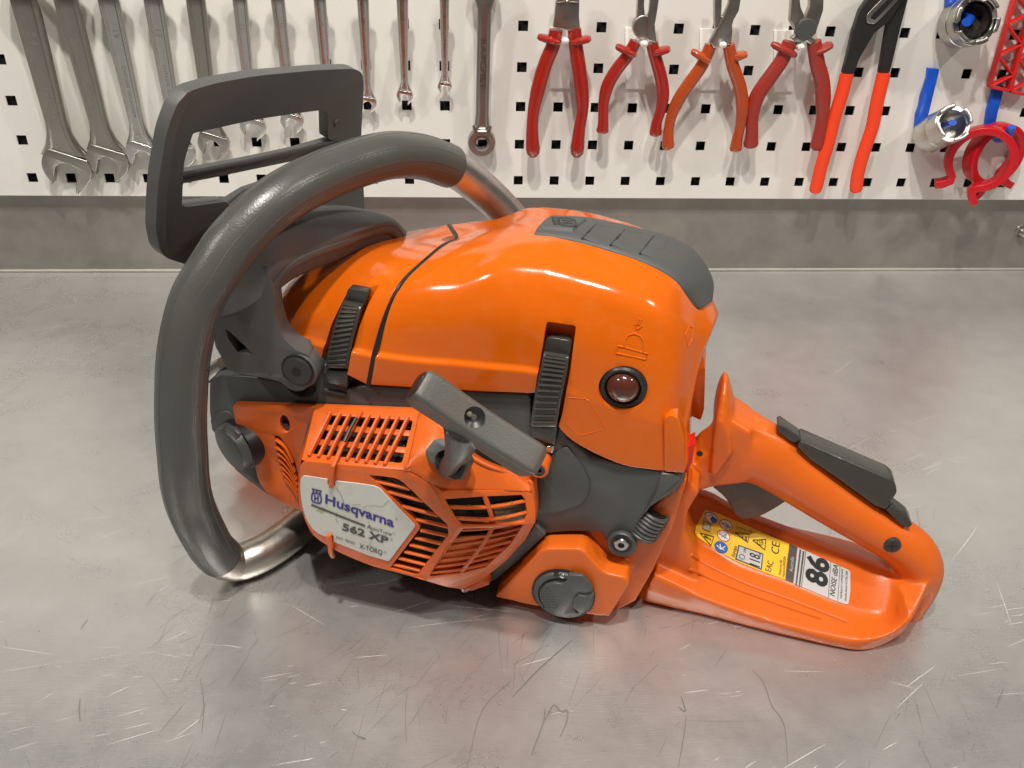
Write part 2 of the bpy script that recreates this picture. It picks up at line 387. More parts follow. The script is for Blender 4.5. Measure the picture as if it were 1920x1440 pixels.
    def fd():
        if rnd_.random()<.6:
            c=rnd_.choice(cd); return (rnd_.gauss(c[0],.02),rnd_.gauss(c[1],.018),rnd_.gauss(R(62),.35),abs(rnd_.gauss(.012,.012))+.003,rnd_.uniform(.00008,.00022),rnd_.uniform(-.5,.5))
        return (rnd_.uniform(-.6,.6),rnd_.uniform(-.68,-.05),rnd_.uniform(0,3.14),abs(rnd_.gauss(.010,.014))+.002,rnd_.uniform(.00007,.00018),rnd_.uniform(-.8,.8))
    marks('dark_scuffs','scrd',420,fd,'fine grey scuffs on the steel')
    # the scuff strokes one can tell apart, traced
    def stroke(pp,wd):
        bm=bmesh.new(); q=[]
        for x,y in smoothpts(pp,4):
            d=ray(x,y); q.append(CAM+d*((.0004-CAM.z)/d.z))
        A=[];B=[]
        for i,p in enumerate(q):
            tt=(q[min(i+1,len(q)-1)]-q[max(i-1,0)]).normalized(); n=Vector((-tt.y,tt.x,0))*wd*.75*(.4+.6*math.sin(math.pi*(i+.5)/len(q)))/2
            A.append(bm.verts.new(p+n)); B.append(bm.verts.new(p-n))
        for i in range(len(q)-1): bm.faces.new([A[i],A[i+1],B[i+1],B[i]])
        obj('scuff',bm,'scrd',t,smooth=False)
    stroke([(996,1415),(1008,1385),(1020,1350),(1022,1328)],.0011)
    stroke([(1022,1350),(1038,1322),(1052,1334),(1064,1332),(1062,1355),(1050,1382)],.0012)
    stroke([(1287,1343),(1282,1380),(1272,1438)],.0006)
    stroke([(1277,1305),(1285,1333),(1272,1325)],.0009)
    stroke([(1410,1255),(1432,1280),(1447,1322),(1470,1358),(1477,1432)],.0005)
    stroke([(960,1308),(1010,1255),(1072,1200)],.0010)
    stroke([(150,1180),(165,1160)],.0005); stroke([(150,1310),(148,1330),(150,1352)],.0007)
    stroke([(1868,1327),(1878,1300),(1884,1288)],.0006); stroke([(375,1270),(382,1320),(378,1375)],.0005)
    stroke([(763,1295),(760,1340),(762,1390)],.0004); stroke([(660,1370),(668,1378),(686,1385),(670,1382)],.0006)
    stroke([(960,1275),(905,1330),(880,1420),(876,1440)],.0007)
    return t
setting()

# ================================================================ chainsaw
saw=thing('chainsaw','orange and dark grey chainsaw without its bar lying on the scratched steel worktop','chainsaw',OS,ANG)
YC=.004                                             # lateral centre of the hood
def outline(pts,plane,off=0): return [plane(x,y,off) for x,y in pts]
def pts(s): return [tuple(float(v) for v in p.split(',')) for p in s.split()]
# ---- hood (rear) : interpolated shell through traced stations, mirrored to the far side
def softpoly(poly,rd):
    o=[poly[0]]
    for i in range(1,len(poly)-1):
        A_,B_,C_=poly[i-1],poly[i],poly[i+1]; u=A_-B_; v=C_-B_; q=min(rd.get(i,.004),u.length*.46,v.length*.46)
        S_=B_+u.normalized()*q; E_=B_+v.normalized()*q
        if i>1: L_=o[-1]; o+= [L_.lerp(S_,.33),L_.lerp(S_,.67)]
        for k in range(6): t=k/5; o.append(S_*(1-t)**2+B_*2*t*(1-t)+E_*t*t)
    return o+[poly[-1]]
def hood(name,st,closeA=True,closeB=True,nu=6,nv=5,endr=0):
    rows=[]
    for s in st:
        near=[Q(p) for p in s[:-1]]; F_=P(s[-1][0],s[-1][1],.019); top=(near[-1]+F_)/2+Vector((0,0,.0022))
        far=[F_]+[Vector((p.x,2*YC-p.y,p.z)) for p in near[-2::-1]]
        b0=Vector((near[0].x,near[0].y+.006,near[0].z-.001))
        poly=[b0]+near+[top]+far+[Vector((b0.x,2*YC-b0.y,b0.z))]; m=len(near)
        rd={1:.001,2:.0012,3:.0012,4:.011,m-1:.0085,m:.008,m+1:.010,m+2:.009,m+3:.009}
        rows.append(softpoly(poly,rd))
    if endr:
        L=rows[-1]; cen=sum(L,Vector())/len(L)
        rows.append([cen+(p-cen)*.90+Vector((endr,0,-.001)) for p in L]); rows.append([cen+(p-cen)*.72+Vector((endr*1.05,0,-.002)) for p in L])
    bm,g=grid(rows,nu,1)
    ra=g[0]; rb=g[-1]
    if closeA: bm.faces.new(list(reversed(ra)))
    if closeB: bm.faces.new(rb)
    n=len(g)
    for i in range(n-1): bm.faces.new([g[i][0],g[i+1][0],g[i+1][-1],g[i][-1]])
    return bm
def place(o): 
    o.parent=saw; return o
def hood_obj(name,bm,cutters,m='hood'):
    bmesh.ops.recalc_face_normals(bm,faces=bm.faces); me=D.meshes.new(name); bm.to_mesh(me); bm.free(); o=D.objects.new(name,me); COL.objects.link(o); o.parent=saw
    o.data.validate(); c=cut(o,cutters); bv=o.modifiers.new('bevel','BEVEL'); bv.width=.0008; bv.segments=2; bv.limit_method='ANGLE'; bv.angle_limit=R(32)
    q=apply(o,name,m,saw,45)
    for k in c: D.objects.remove(k)
    return q
ST=[
 [(692,722,-.056),(702,668,-.0565),(724,590,-.050),(752,530,-.042),(803,484,-.025),(862,447,YC)],
 [(775,727,-.056),(779,678,-.0568),(785,600,-.053),(793,536,-.046),(848,475,-.027),(893,437,YC)],
 [(842,731,-.056),(846,683,-.057),(848,605,-.054),(850,535,-.0475),(898,468,-.027),(932,424,YC)],
 [(915,735,-.056),(918,690,-.057),(922,590,-.054),(925,502,-.044),(958,452,-.022),(985,411,YC)],
 [(988,738,-.056),(992,697,-.057),(1002,600,-.054),(1010,502,-.042),(1022,452,-.019),(1040,407,YC)],
 [(1014,744,-.056),(1018,706,-.057),(1029,608,-.0537),(1040,509,-.0425),(1054,457,-.0185),(1072,409,YC)],
 [(1062,818,-.056),(1068,735,-.056),(1080,625,-.053),(1095,524,-.043),(1112,470,-.018),(1130,415,YC)],
 [(1155,868,-.055),(1160,770,-.055),(1170,655,-.051),(1180,552,-.043),(1203,497,-.018),(1217,442,YC)],
 [(1222,881,-.054),(1226,790,-.053),(1236,685,-.048),(1238,583,-.041),(1268,530,-.016),(1285,478,YC)],
 [(1258,885,-.052),(1258,800,-.050),(1272,700,-.043),(1278,622,-.035),(1302,582,-.012),(1322,525,YC)],
 [(1280,886,-.049),(1278,812,-.044),(1296,712,-.030),(1308,655,-.022),(1330,612,-.008),(1346,575,YC)],
]
def ledge(S,ks):
    o=[]
    for st_,k in zip(S,ks):
        x1,y1,Y1=st_[1]; x2,y2,Y2=st_[2]; f=10/max(20,math.dist((x1,y1),(x2,y2)))
        o.append(st_[:1]+[(x1,y1+2,Y1-.0003*k),(x1+(x2-x1)*f,y1+(y2-y1)*f,Y1+(Y2-Y1)*f+.0016*k)]+st_[2:])
    return o
hb=hood('hood',ledge(ST,[1,1,1,1,1,.8,.2,0,0,0,0]),endr=.0022)
def slot(pp,Y,depth,front=.02):
    return prism(outline(pp,YP(Y-front)),Vector((0,front+depth,0))) if False else prism([P(x,y,Y)+Vector((0,-front,0)) for x,y in pp],Vector((0,front+depth,0)))
cuts=[slot(rnd(pts('1024,605 1079,615 1070,690 1056,770 1044,812 994,812 1003,740 1014,670'),6),-.054,.0085)]
lc=P(1168,727,-.0525); ldir=Vector((0,-1,.0))
cuts.append(lathe([(0,.03),(.0125,.03),(.0125,-.012),(0,-.012)],lc,ldir,32))
hood_main=hood_obj('filter_hood',hb,cuts)
# ---- cylinder hood (front)
SF=[
 [(536,646,-.030),(523,618,-.030),(518,584,-.026),(521,562,-.020),(533,545,-.013),(556,524,YC)],
 [(544,656,-.040),(534,628,-.038),(530,590,-.032),(542,550,-.023),(566,516,-.011),(603,493,YC)],
 [(562,666,-.047),(555,634,-.046),(558,592,-.040),(579,543,-.029),(618,502,-.015),(658,467,YC)],
 [(584,674,-.051),(582,642,-.050),(592,592,-.044),(616,540,-.033),(660,493,-.018),(716,451,YC)],
 [(616,686,-.0545),(616,652,-.054),(630,592,-.047),(654,536,-.037),(704,489,-.021),(765,449,YC)],
 [(652,704,-.056),(658,660,-.056),(676,592,-.049),(702,533,-.040),(755,487,-.023),(815,449,YC)],
 [(688,722,-.056),(698,668,-.0565),(719.5,590,-.050),(747.5,530,-.042),(798.5,484.5,-.025),(858,448,YC)],
]
front_slot=slot(rnd(pts('662,530 708,533 690,570 676,615 662,690 656,724 604,712 609,670 622,610 640,562'),5),-.047,.0075)
hood_front=hood_obj('cylinder_hood',hood('h',ledge(SF,[0,0,.3,1,1,1,1]),nu=6),[front_slot])
# seal between the hoods
def section(st_):
    n_=[Q(p) for p in st_[:-1]]; F_=P(st_[-1][0],st_[-1][1],.019); t_=(n_[-1]+F_)/2+Vector((0,0,.0022)); return n_+[t_,F_]+[Vector((p.x,2*YC-p.y,p.z)) for p in n_[-2::-1]]
loop=[(a_+b_)/2 for a_,b_ in zip(section(ST[0]),section(SF[-1]))]; m_=5
loop=[p+Vector((0,(.0009 if p.y<0 else -.0009)*(1 if p.z<.2 else .3),-.0009)) for p in softpoly(loop,{1:.0012,2:.011,3:.0085,4:.008,5:.008,6:.010,7:.009,8:.009})]
obj('seal',tube(loop,[.0017]*len(loop),8),'black',saw)
# lower lip below the crease, right of front latch (panel step)
# ---- rear and front latches
def latch(leftp,rightp,Y0,Y1,head,n,tail):
    l=smoothpts(leftp,6); r=smoothpts(rightp,6); N=len(l)
    bm=bmesh.new(); secs=[]
    for i in range(N):
        t=i/(N-1); y=Y0+(Y1-Y0)*t-.0035*math.sin(math.pi*t)
        a=P(*l[i],y); b=P(*r[i],y); c=Vector((0,.006,0)); secs.append([bm.verts.new(q) for q in (a,b,b+c,a+c)])
    for p,q in zip(secs,secs[1:]):
        for k in range(4): bm.faces.new([p[k],p[(k+1)%4],q[(k+1)%4],q[k]])
    bm.faces.new(secs[0][::-1]); bm.faces.new(secs[-1])
    o=obj('latch',bm,'latch',saw,bevel=.0006)
    def at(t):
        f=t*(N-1); i=min(int(f),N-2); u=f-i; y=Y0+(Y1-Y0)*t-.0035*math.sin(math.pi*t)
        lx=[l[i][k]*(1-u)+l[i+1][k]*u for k in (0,1)]; rx=[r[i][k]*(1-u)+r[i+1][k]*u for k in (0,1)]
        w=.1; a=(lx[0]+(rx[0]-lx[0])*w,lx[1]+(rx[1]-lx[1])*w); b=(lx[0]+(rx[0]-lx[0])*(1-w),lx[1]+(rx[1]-lx[1])*(1-w))
        return P(*a,y),P(*b,y)
    for k in range(n):
        a,b=at(.04+.87*(k/(n-1))); m=Vector((0,.0006,0))
        obj('rib',tube([a+m,a+(b-a)*.5+m,b+m],[(.0009,.0016)]*3,8,up=Vector((0,0,1))),'latch',o)
    hb_=prism(outline(rnd(head[0],5),YP(head[1])),Vector((0,.006,0))); obj('latch_head',hb_,'latch',o,bevel=.0015,seg=3)
    tb=prism(outline(rnd(tail[0],2),YP(tail[1])),Vector((0,.006,0))); obj('latch_foot',tb,'latch',o,bevel=.0008)
latch(pts('1019,660 1012,695 1001,747 993,802'),pts('1067,668 1062,701 1052,748 1043,802'),-.0535,-.0575,(pts('1023,636 1033,633 1068,639 1072,646 1067,672 1018,664'),-.052),14,(pts('993,801 1044,803 1040,835 997,818'),-.0575))
latch(pts('642,566 627,607 615,655 611,690'),pts('678,573 669,603 658,648 652,692'),-.0475,-.0565,(pts('652,541 690,547 683,574 646,566'),-.0450),14,(pts('610,694 652,697 651,727 612,717'),-.0555))
# ---- primer bulb
pb=lathe([(.0122,-.008),(.0122,.0002),(.0112,.0012),(.0095,.0008),(.0088,-.0035),(.0088,-.008)],lc,ldir,36); ring=obj('primer_ring',pb,'black',saw)
pf=[(.0089,-.004),(.0089,-.001)]+[(.0088*math.cos(R(a)),-.001+.0068*math.sin(R(a))) for a in range(10,90,10)]+[(0,.0058)]
obj('primer_bulb',lathe(pf,lc,ldir,36),'bulb',saw)
# moulded relief symbol: arrow, dome and bar above the bulb; mouldings
def hs(px,py): return P(px,py,-.0508)
def moulding(pp,wd=.00055,closed=True,f=hs,m='hood',name='moulded_line',par=None):
    q=[f(*p) for p in pp]
    if closed: q=q+[q[0]]
    o=obj(name,tube(q,[wd]*len(q),6),m,par or hood_main); return o
def hoodY(px,py):
    """first hit of the view ray with the hood shell"""
    d=rs(px,py).normalized(); ok,loc,nn,_=hood_main.ray_cast(CS,d); return loc if ok else P(px,py,-.05)
bpy.context.view_layer.update()
moulding([(1158,648),(1214,663),(1211,674),(1155,662)],f=hoodY)
moulding([(1170,650),(1171,638),(1178,628),(1190,625),(1201,630),(1207,642),(1206,659)],closed=False,f=hoodY)
moulding([(1197,598),(1202,599),(1199,609),(1203,611),(1194,618),(1191,608),(1195,609)],f=hoodY)
moulding([(1066,745),(1098,748),(1104,752),(1135,802),(1128,806),(1094,815),(1084,816),(1060,795)],wd=.00022,f=hoodY)
moulding([(1284,628),(1292,612),(1300,615),(1296,640),(1290,650)],f=hoodY,wd=.0004)
# rear lower tab of the hood and the darker return behind it
obj('hood_tab',prism(outline(rnd(pts('1245,785 1258,778 1270,784 1283,832 1284,887 1246,884'),4),YP(-.0545)),Vector((0,.03,0))),'hood',saw,bevel=.0018,seg=3)
obj('hood_tail',prism(outline(rnd(pts('1290,700 1322,690 1320,768 1314,788 1296,780 1292,740'),3),YP(.012)),Vector((0,.03,0))),'hood',saw,bevel=.0015)
obj('choke_lever',prism(outline(rnd(pts('1284,832 1291,838 1303,832 1298,866 1284,895 1280,860'),2),YP(-.040)),Vector((0,.012,0))),'redplastic',saw,bevel=.0008)
# ---- rubber pad on the crown
np_=[(1001,440),(1060,449),(1110,461),(1160,476),(1210,494),(1252,516),(1280,543),(1296,566),(1308,580)]
fp_=[(1036,408),(1094,409),(1148,419),(1200,430),(1250,443),(1297,467),(1325,502),(1336,532),(1327,566)]
rows=[]
for i,(a,b) in enumerate(zip(np_,fp_)):
    A=hoodY(*a); B=P(*b,(.020,.021,.022,.022,.022,.022,.021,.018,.010)[i]); f=max(0,(i-3)/5); n=Vector((f*.95,0,1-.55*f)).normalized()
    r=[]
    for k in range(7):
        q=A.lerp(B,k/6); ok,loc,nn,_=hood_main.ray_cast(q+n*.03,-n); loc=loc if ok and (loc-q).length<.02 else q
        if (loc-q).dot(n)<0: loc=q
        r.append(loc+n*(.0006 if k in (0,6) else .0018))
    rows.append([r[0]-n*.004]+r+[r[-1]-n*.004])
bm,g=grid(rows,5,3); bm.faces.new([v for v in g[0]][::-1]); bm.faces.new([v for v in g[-1]])
pad=obj('crown_pad',bm,'pad',saw,bevel=.0007,seg=2)
bpy.context.view_layer.update()
def padhit(px,py,off=0):
    d=rs(px,py).normalized(); ok,loc,nn,_=pad.ray_cast(CS,d); return (loc if ok else hoodY(px,py))+Vector((0,0,off))
blk=[(1009,427),(1027,408.5),(1101,409),(1074,431)]
top=[padhit(x,y)+Vector((0,0,.0016)) for x,y in [(1009,429),(1027,412),(1098,413),(1073,433)]]
bot=[padhit(x,y)+Vector((0,0,-.003)) for x,y in [(1003,437),(1024,413),(1105,418),(1079,444)]]
bb=obj('logo_block',prism(top,Vector((0,0,0)),outer2=bot),'pad',pad,bevel=.0005)
tp=PL(top[0],top[2],top[3])
def frame_em(cx,cy,ux,uy,s,plane,mt,par,off=.0002,thin=1.0,name='emblem'):
    """crowned letter H in a rounded ring; ux,uy = px vectors of right and up, unit = half size"""
    def T(l): return [(cx+ux[0]*a+uy[0]*b,cy+ux[1]*a+uy[1]*b) for a,b in l]
    def rr(w,h,k=7):
        o=[]
        for q in range(4):
            for j in range(k):
                a=R(90*q+90*j/(k-1)); c,s_=math.cos(a),math.sin(a); o.append((w*math.copysign(abs(c)**.62,c),h*math.copysign(abs(s_)**.62,s_)-.12))
        return o
    decal(T(rr(1,1.05)),plane,mt,par,name,off,holes=[T(rr(.74,.80))])
    for x in (-.62,0,.62):
        decal(T([(x-.13,.80),(x+.13,.80),(x+.15,1.32),(x+.30,1.32),(x+.30,1.58),(x-.30,1.58),(x-.30,1.32),(x-.15,1.32)]),plane,mt,par,name,off)
    decal(T([(-.42,-.72),(-.18,-.72),(-.18,-.26),(.18,-.26),(.18,-.72),(.42,-.72),(.42,.48),(.18,.48),(.18,.0),(-.18,.0),(-.18,.48),(-.42,.48)]),plane,mt,par,name,off)
frame_em(1062,415.5,(3,8.5),(-17,-1.5),1,tp,'ink',pad)
for a,b in (((1118,421),(1091,449)),((1172,431),(1144,461)),((1227,443),(1199,477))):
    A=padhit(*a); B=padhit(*b); mid=padhit((a[0]+b[0])/2-1,(a[1]+b[1])/2)
    o=obj('pad_groove_shade',tube([A,mid,B],[(.0005,.0008)]*3,6),'ink',pad)  # black tube on the pad; the groove's shade is put into its colour
    # raised step to the right of the groove
    q=[(a[0]+2,a[1]),(a[0]+34,a[1]+5),(b[0]+36,b[1]+10),(b[0]+2,b[1])]
    A4=[padhit(x,y) for x,y in q]; up=Vector((0,0,1)); 
    obj('pad_step',prism([A4[0]+up*.0012,A4[1]+up*.0001,A4[2]+up*.0001,A4[3]+up*.0012],Vector((0,0,-.003))),'pad',pad,bevel=.0003,seg=1)
# ---- crankcase (dark grey casting)
ck=pts('392,722 398,710 415,704 470,706 532,716 545,735 562,745 582,742 590,735 596,700 600,684 612,684 612,722 640,732 652,728 690,723 760,727 840,731 915,736 990,739 996,745 996,815 1040,832 1048,790 1062,822 1110,862 1150,868 1180,873 1250,886 1284,889 1281,906 1262,925 1240,938 1222,950 1206,968 1196,985 1198,1005 1196,1022 1186,1036 1168,1043 1150,1037 1140,1022 1128,1000 1118,997 1070,997 1032,1000 1012,1004 1000,1012 940,1068 908,1092 870,1060 700,1000 600,965 560,948 500,928 470,905 448,880 420,840 396,806 392,770')
PCK=YP(-.0525)
obj('crankcase',prism(outline(ck,PCK),Vector((0,.095,0))),'grey',saw,bevel=.0016,seg=3)
# raised ribs and steps of the casting
obj('casting_step',prism(outline(rnd(pts('1052,842 1064,838 1095,880 1106,905 1103,930 1085,948 1040,962 1006,962 1004,900 1022,866'),6),YP(-.0538)),Vector((0,.004,0))),'grey',saw,bevel=.0012,seg=3)
obj('casting_corner',prism([P(1240,888,-.055),P(1283,891,-.053),P(1280,907,-.053),P(1215,955,-.053),P(1200,975,-.053),P(1228,930,-.056)],Vector((0,.006,0))),'grey',saw,bevel=.001)
def lobe(px,py,Y,r,h,n=32): return lathe([(r,h),(r,-.001),(r-.0012,-.0025),(0,-.0025)],P(px,py,Y),(0,1,0),n)
obj('casting_lobe',lobe(1166,1019,-.0535,.0088,.03),'grey',saw)
def hexbolt(px,py,Y,r,mt,name='bolt',dark='ink',par=None,ax=(0,1,0),cupr=.45):
    c=P(px,py,Y); o=obj(name,lathe([(r,.002),(r,-.0006),(r*.88,-.0013),(r*cupr,-.0013),(r*cupr*.95,.0010),(0,.0012)],c,ax,24),mt,par or saw)
    obj('hex_socket',lathe([(r*.42,.0006),(0,.0006)],c,ax,6),dark,o,smooth=False); return o
hexbolt(1165,1020,-.0565,.0043,'steel')
obj('bolt_recess',lathe([(.0062,.001),(.0062,-.0003),(.0047,-.0003),(.0047,.001)],P(1165,1020,-.0563),(0,1,0),28),'ink',saw)
hexbolt(1011,880,-.0640,.0036,'bolt')
# chain oil tank: rounded nose, filler cap
obj('casting_nose',prism(outline(rnd(pts('393,790 400,775 425,770 450,790 470,825 480,870 500,912 470,905 440,880'),8),YP(-.0535)),Vector((0,.03,0))),'grey',saw,bevel=.002,seg=3)
cc=P(431,842,-.0610); cax=Vector((-.50,-.86,-.10)).normalized()
cap=obj('oil_cap',lathe([(.0150,-.012),(.0150,-.001),(.0143,.0006),(.0130,.0012),(0,.0012)],cc,cax,36),'grey',saw)
pc=PL(cc+cax*.0012,cc+cax*.0012+cax.cross(Vector((0,0,1))),cc+cax*.0012+cax.cross(cax.cross(Vector((0,0,1)))))
obj('cap_grip',prism([pc(x,y,.0022) for x,y in [(424,800),(437,805),(446,816),(441,826),(432,812),(420,806)]],-cax*.003),'grey',cap,bevel=.0005)
obj('cap_collar',lathe([(.0165,-.014),(.0165,-.006),(.0154,-.0055),(.0154,-.014)],cc,cax,36),'ink',saw)
# bumper stub and chain guide at the nose
obj('chain_catcher',tube([P(395,700,-.03),P(420,684,-.03)],.0052,14),'chromed',saw)
obj('nose_bracket',prism(outline(rnd(pts('390,716 428,682 452,690 420,700 398,722'),3),YP(-.044)),Vector((0,.02,0))),'black',saw,bevel=.0008)
obj('casting_ramp',prism(outline(pts('436,706 462,694 530,704 540,716 500,710'),YP(-.050)),Vector((0,.02,0))),'grey',saw,bevel=.0008)
obj('clutch_housing',prism(outline(pts('400,700 590,690 980,735 1060,830 1160,900 1180,1000 920,1100 600,990 440,900'),YP(.045)),Vector((0,.035,0))),'hood',saw,bevel=.003)
obj('crankcase_bottom',prism([Vector(v) for v in ((-.150,-.032,.030),(-.120,-.032,.010),(.060,-.032,.006),(.060,-.032,.09),(-.150,-.032,.09))],Vector((0,.11,0))),'black',saw,bevel=.004)  # unseen block for the underbody, added to stop light passing beneath
# brackets under the latches
obj('latch_seat',prism(outline(pts('603,728 650,738 647,744 603,734'),YP(-.0535)),Vector((0,.004,0))),'grey',saw,bevel=.0006)
obj('latch_seat',prism(outline(pts('1022,838 1040,836 1036,850 1020,848'),YP(-.0545)),Vector((0,.004,0))),'steel',saw,bevel=.0006)
obj('latch_painted_shade',prism(outline(pts('606,700 652,706 650,734 606,724'),YP(-.0527)),Vector((0,.006,0))),'ink',saw)  # black blocks painted as the shade under the latch feet
obj('latch_painted_shade',prism(outline(pts('996,800 1044,805 1038,842 1000,828'),YP(-.0529)),Vector((0,.006,0))),'ink',saw)
# ---- hand guard
PG=PL((345,165,-.082),(283,462,-.088),(678,125,.070))
go=rnd(pts('292,432 296,345 313,244 333,194 354,171 404,156 482,142 600,131 664,129 679,136 682,156 680,200 677,262 684,396 640,400 560,440 470,500 430,560 400,590 378,520 362,500 312,484 299,468'),[10,30,30,16,16,20,20,20,10,8,8,10,10,2,2,2,2,2,2,2,8,8,8],4)
gi=rnd(pts('362,250 480,224 560,212 606,206 614,212 615,262 636,262 560,285 470,305 343,330 346,300'),[4,10,10,4,6,6,2,4,4,3,8],4)
gi2=rnd(pts('343,344 400,333 520,308 600,292 640,300 560,330 470,360 430,385 424,378 352,388 341,386'),[3,4,4,2,2,2,2,3,6,6,4],4)
nG=PG.n
gb=prism(outline(go,PG),-nG*.0065,holes=[outline(gi,PG),outline(gi2,PG)])
guard=obj('hand_guard',gb,'guard',saw,bevel=.0045,seg=5)
obj('guard_rim',prism(outline(rnd(pts('292,430 296,345 313,244 333,194 354,171 362,182 346,206 330,250 314,350 311,440 316,476 300,470'),[10,30,30,10,8,4,10,30,30,10,4,4]),PG,.0016),-nG*.006),'guard',saw,bevel=.0022,seg=4)
obj('guard_crossbar',prism(outline(pts('342,326 470,300 560,280 620,266 640,256 648,262 640,272 600,288 520,304 400,330 340,343'),PG,.0),-nG*.0022),'guard',guard,bevel=.0008)
obj('moulded_dot',lathe([(.0028,.0012),(.0022,0),(0,0)],PG(633,232,.0010),-nG,16),'pad',guard)
# collar of the guard over the cylinder hood
inner=[(514,618,-.056),(509,570,-.062),(521,528,-.059),(545,502,-.052),(585,480,-.038),(648,457,-.016),(690,440,.004),(732,432,.020),(752,447,.030)]
lipp=[(494,622,-.058),(487,562,-.067),(500,526,-.067),(525,498,-.060),(572,468,-.042),(640,439,-.019),(700,420,.005),(742,420,.023),(766,452,.034)]
outer=[(455,636,-.060),(447,558,-.072),(462,500,-.072),(500,452,-.062),(552,418,-.040),(620,400,-.010),(684,396,.018),(735,408,.034),(764,436,.044)]
out2=[(405,645,-.062),(400,556,-.077),(410,480,-.080),(450,420,-.066),(510,390,-.030),(580,385,.010),(652,386,.036),(704,402,.048),(750,420,.056)]
G=[[Q(p) for p in r] for r in (inner,lipp,outer,out2)]
G=[[p+Vector((-.004,0,-.010)) for p in G[0]]]+G
bm,g=grid(list(map(list,zip(*G))),5,4)
co_=obj('guard_collar',bm,'guard',saw); s=co_.modifiers.new('s','SOLIDIFY'); s.thickness=.0035; s.offset=-1
q=[Q(p)+Vector((0,-.0006,.0006)) for p in smoothpts(inner[1:],5)]; obj('collar_rim',tube(q,[(.0026,.0012)]*len(q),10,up=Vector((0,-.5,.85))),'guard',saw)
# pivot arm of the guard
arm=rnd(pts('514,560 517,592 528,632 552,655 576,664 590,686 588,712 572,731 556,735 538,727 527,716 500,710 440,698 424,690 414,668 404,650 398,615 410,570 440,520 500,500'),[5,5,10,8,8,8,8,8,8,8,3,3,3,3,3,3,3,5,5,5])
PA=PL((560,700,-.062),(410,650,-.070),(515,560,-.066))
pocket=pts('422,617 431,622 476,665 445,661 428,637')
ab=prism(outline(arm,PA),-PA.n*.014,holes=[outline(pocket,PA)])
a_=obj('guard_arm',ab,'guard',saw,bevel=.0018,seg=3)
obj('arm_pocket',prism(outline(pts('415,610 485,670 440,668 420,640'),PA,-.006),-PA.n*.002),'black',a_)
bo=P(558,695,-.0640)
obj('guard_boss',lathe([(.0104,.012),(.0104,.001),(.0095,0),(0,0)],P(560,697,-.0635),(0,1,0),36),'guard',saw)
gbolt=obj('guard_bolt',lathe([(.0085,.004),(.0085,-.0008),(.0078,-.0014),(.0025,-.0014),(.0022,.001),(0,.001)],bo,(0,1,0),36),'bolt',saw)
obj('hex_socket',lathe([(.0030,-.0016),(0,-.0016)],bo,(0,1,0),6),'ink',gbolt,smooth=False)
obj('washer',lathe([(.0094,.0012),(.0094,-.0002),(.0087,-.0002),(.0087,.0012)],bo,(0,1,0),36),'ink',gbolt)
# ---- front handle: rubber sleeve on a bent aluminium tube
hp=[(416,1046,-.0868),(397,1027,-.0925),(381,1000,-.0985),(367,972,-.1020),(355,940,-.104),(347,900,-.106),(343,850,-.107),(340,800,-.106),(340,750,-.105),(344,675,-.102),(356,609,-.098),(374,554,-.092),(405,504,-.085),(439,454,-.076),(500,392,-.060),(568,348,-.040),(652,312,-.012),(728,292,.012),(790,294,.035),(846,313,.055)]
hs_=[Q(p) for p in hp]
sp=smoothpts(hs_,7)
slv=tube(sp,.0129,32,caps=True); obj('handle_sleeve',slv,'rubber',saw,bevel=.0012,ang=60)
def alongside(path,ang,r,k0,k1):
    u=None; o=[]; pp=[Vector(p) for p in path]
    for i,p in enumerate(pp):
        t=(pp[min(i+1,len(pp)-1)]-pp[max(i-1,0)]).normalized()
        if u is None: u=(Vector((0,0,1))-t*t.z).normalized()
        else: u=(u-t*u.dot(t)).normalized()
        v=t.cross(u)
        if k0<=i<=k1: o.append(p+(u*math.cos(ang)+v*math.sin(ang))*r)
    return o
for an in range(0,360,30):
    q=alongside(sp,R(an+12*math.sin(an)),.01283,2,len(sp)-3); obj('mould_line',tube(q,.00022,5),'pull' if an%60 else 'rubber',D.objects['handle_sleeve'])
tt=hs_[-2:]+[Q(p) for p in [(900,352,.072),(945,395,.085),(978,440,.095),(990,500,.098),(985,600,.095),(960,700,.080)]]
obj('handle_tube',tube(smoothpts(tt,7),.0112,28),'alu',saw)
lb=[Q((386,1012,-.0965)),Q((408,1043,-.0885)),P(440,1055,Z=.0128),P(480,1043,Z=.0124),P(520,1020,Z=.0124),P(567,984,Z=.0130),P(620,948,Z=.015),P(680,915,Z=.018)]
obj('handle_tube',tube(smoothpts(lb,7),.0118,28),'alud',saw)
# ---- starter cover
cv=thing('starter_cover',None,None); del_=cv; cv.parent=saw
if 'category' in cv: del cv['category']
A=lambda x,y,Y: P(x,y,Y)
def facet(poly,holes=(),dv=Vector((0,.003,0)),name='cover_panel',m='cover',bevel=.0009,par=None):
    """poly: (px,py,Y); holes as px outlines mapped on the facet's own plane"""
    pl=PL(poly[0],poly[len(poly)//3],poly[2*len(poly)//3])
    o=obj(name,prism([Q(p) for p in poly],dv,holes=[outline(h,pl) for h in holes]),m,par or cv,bevel=bevel,seg=2); return pl
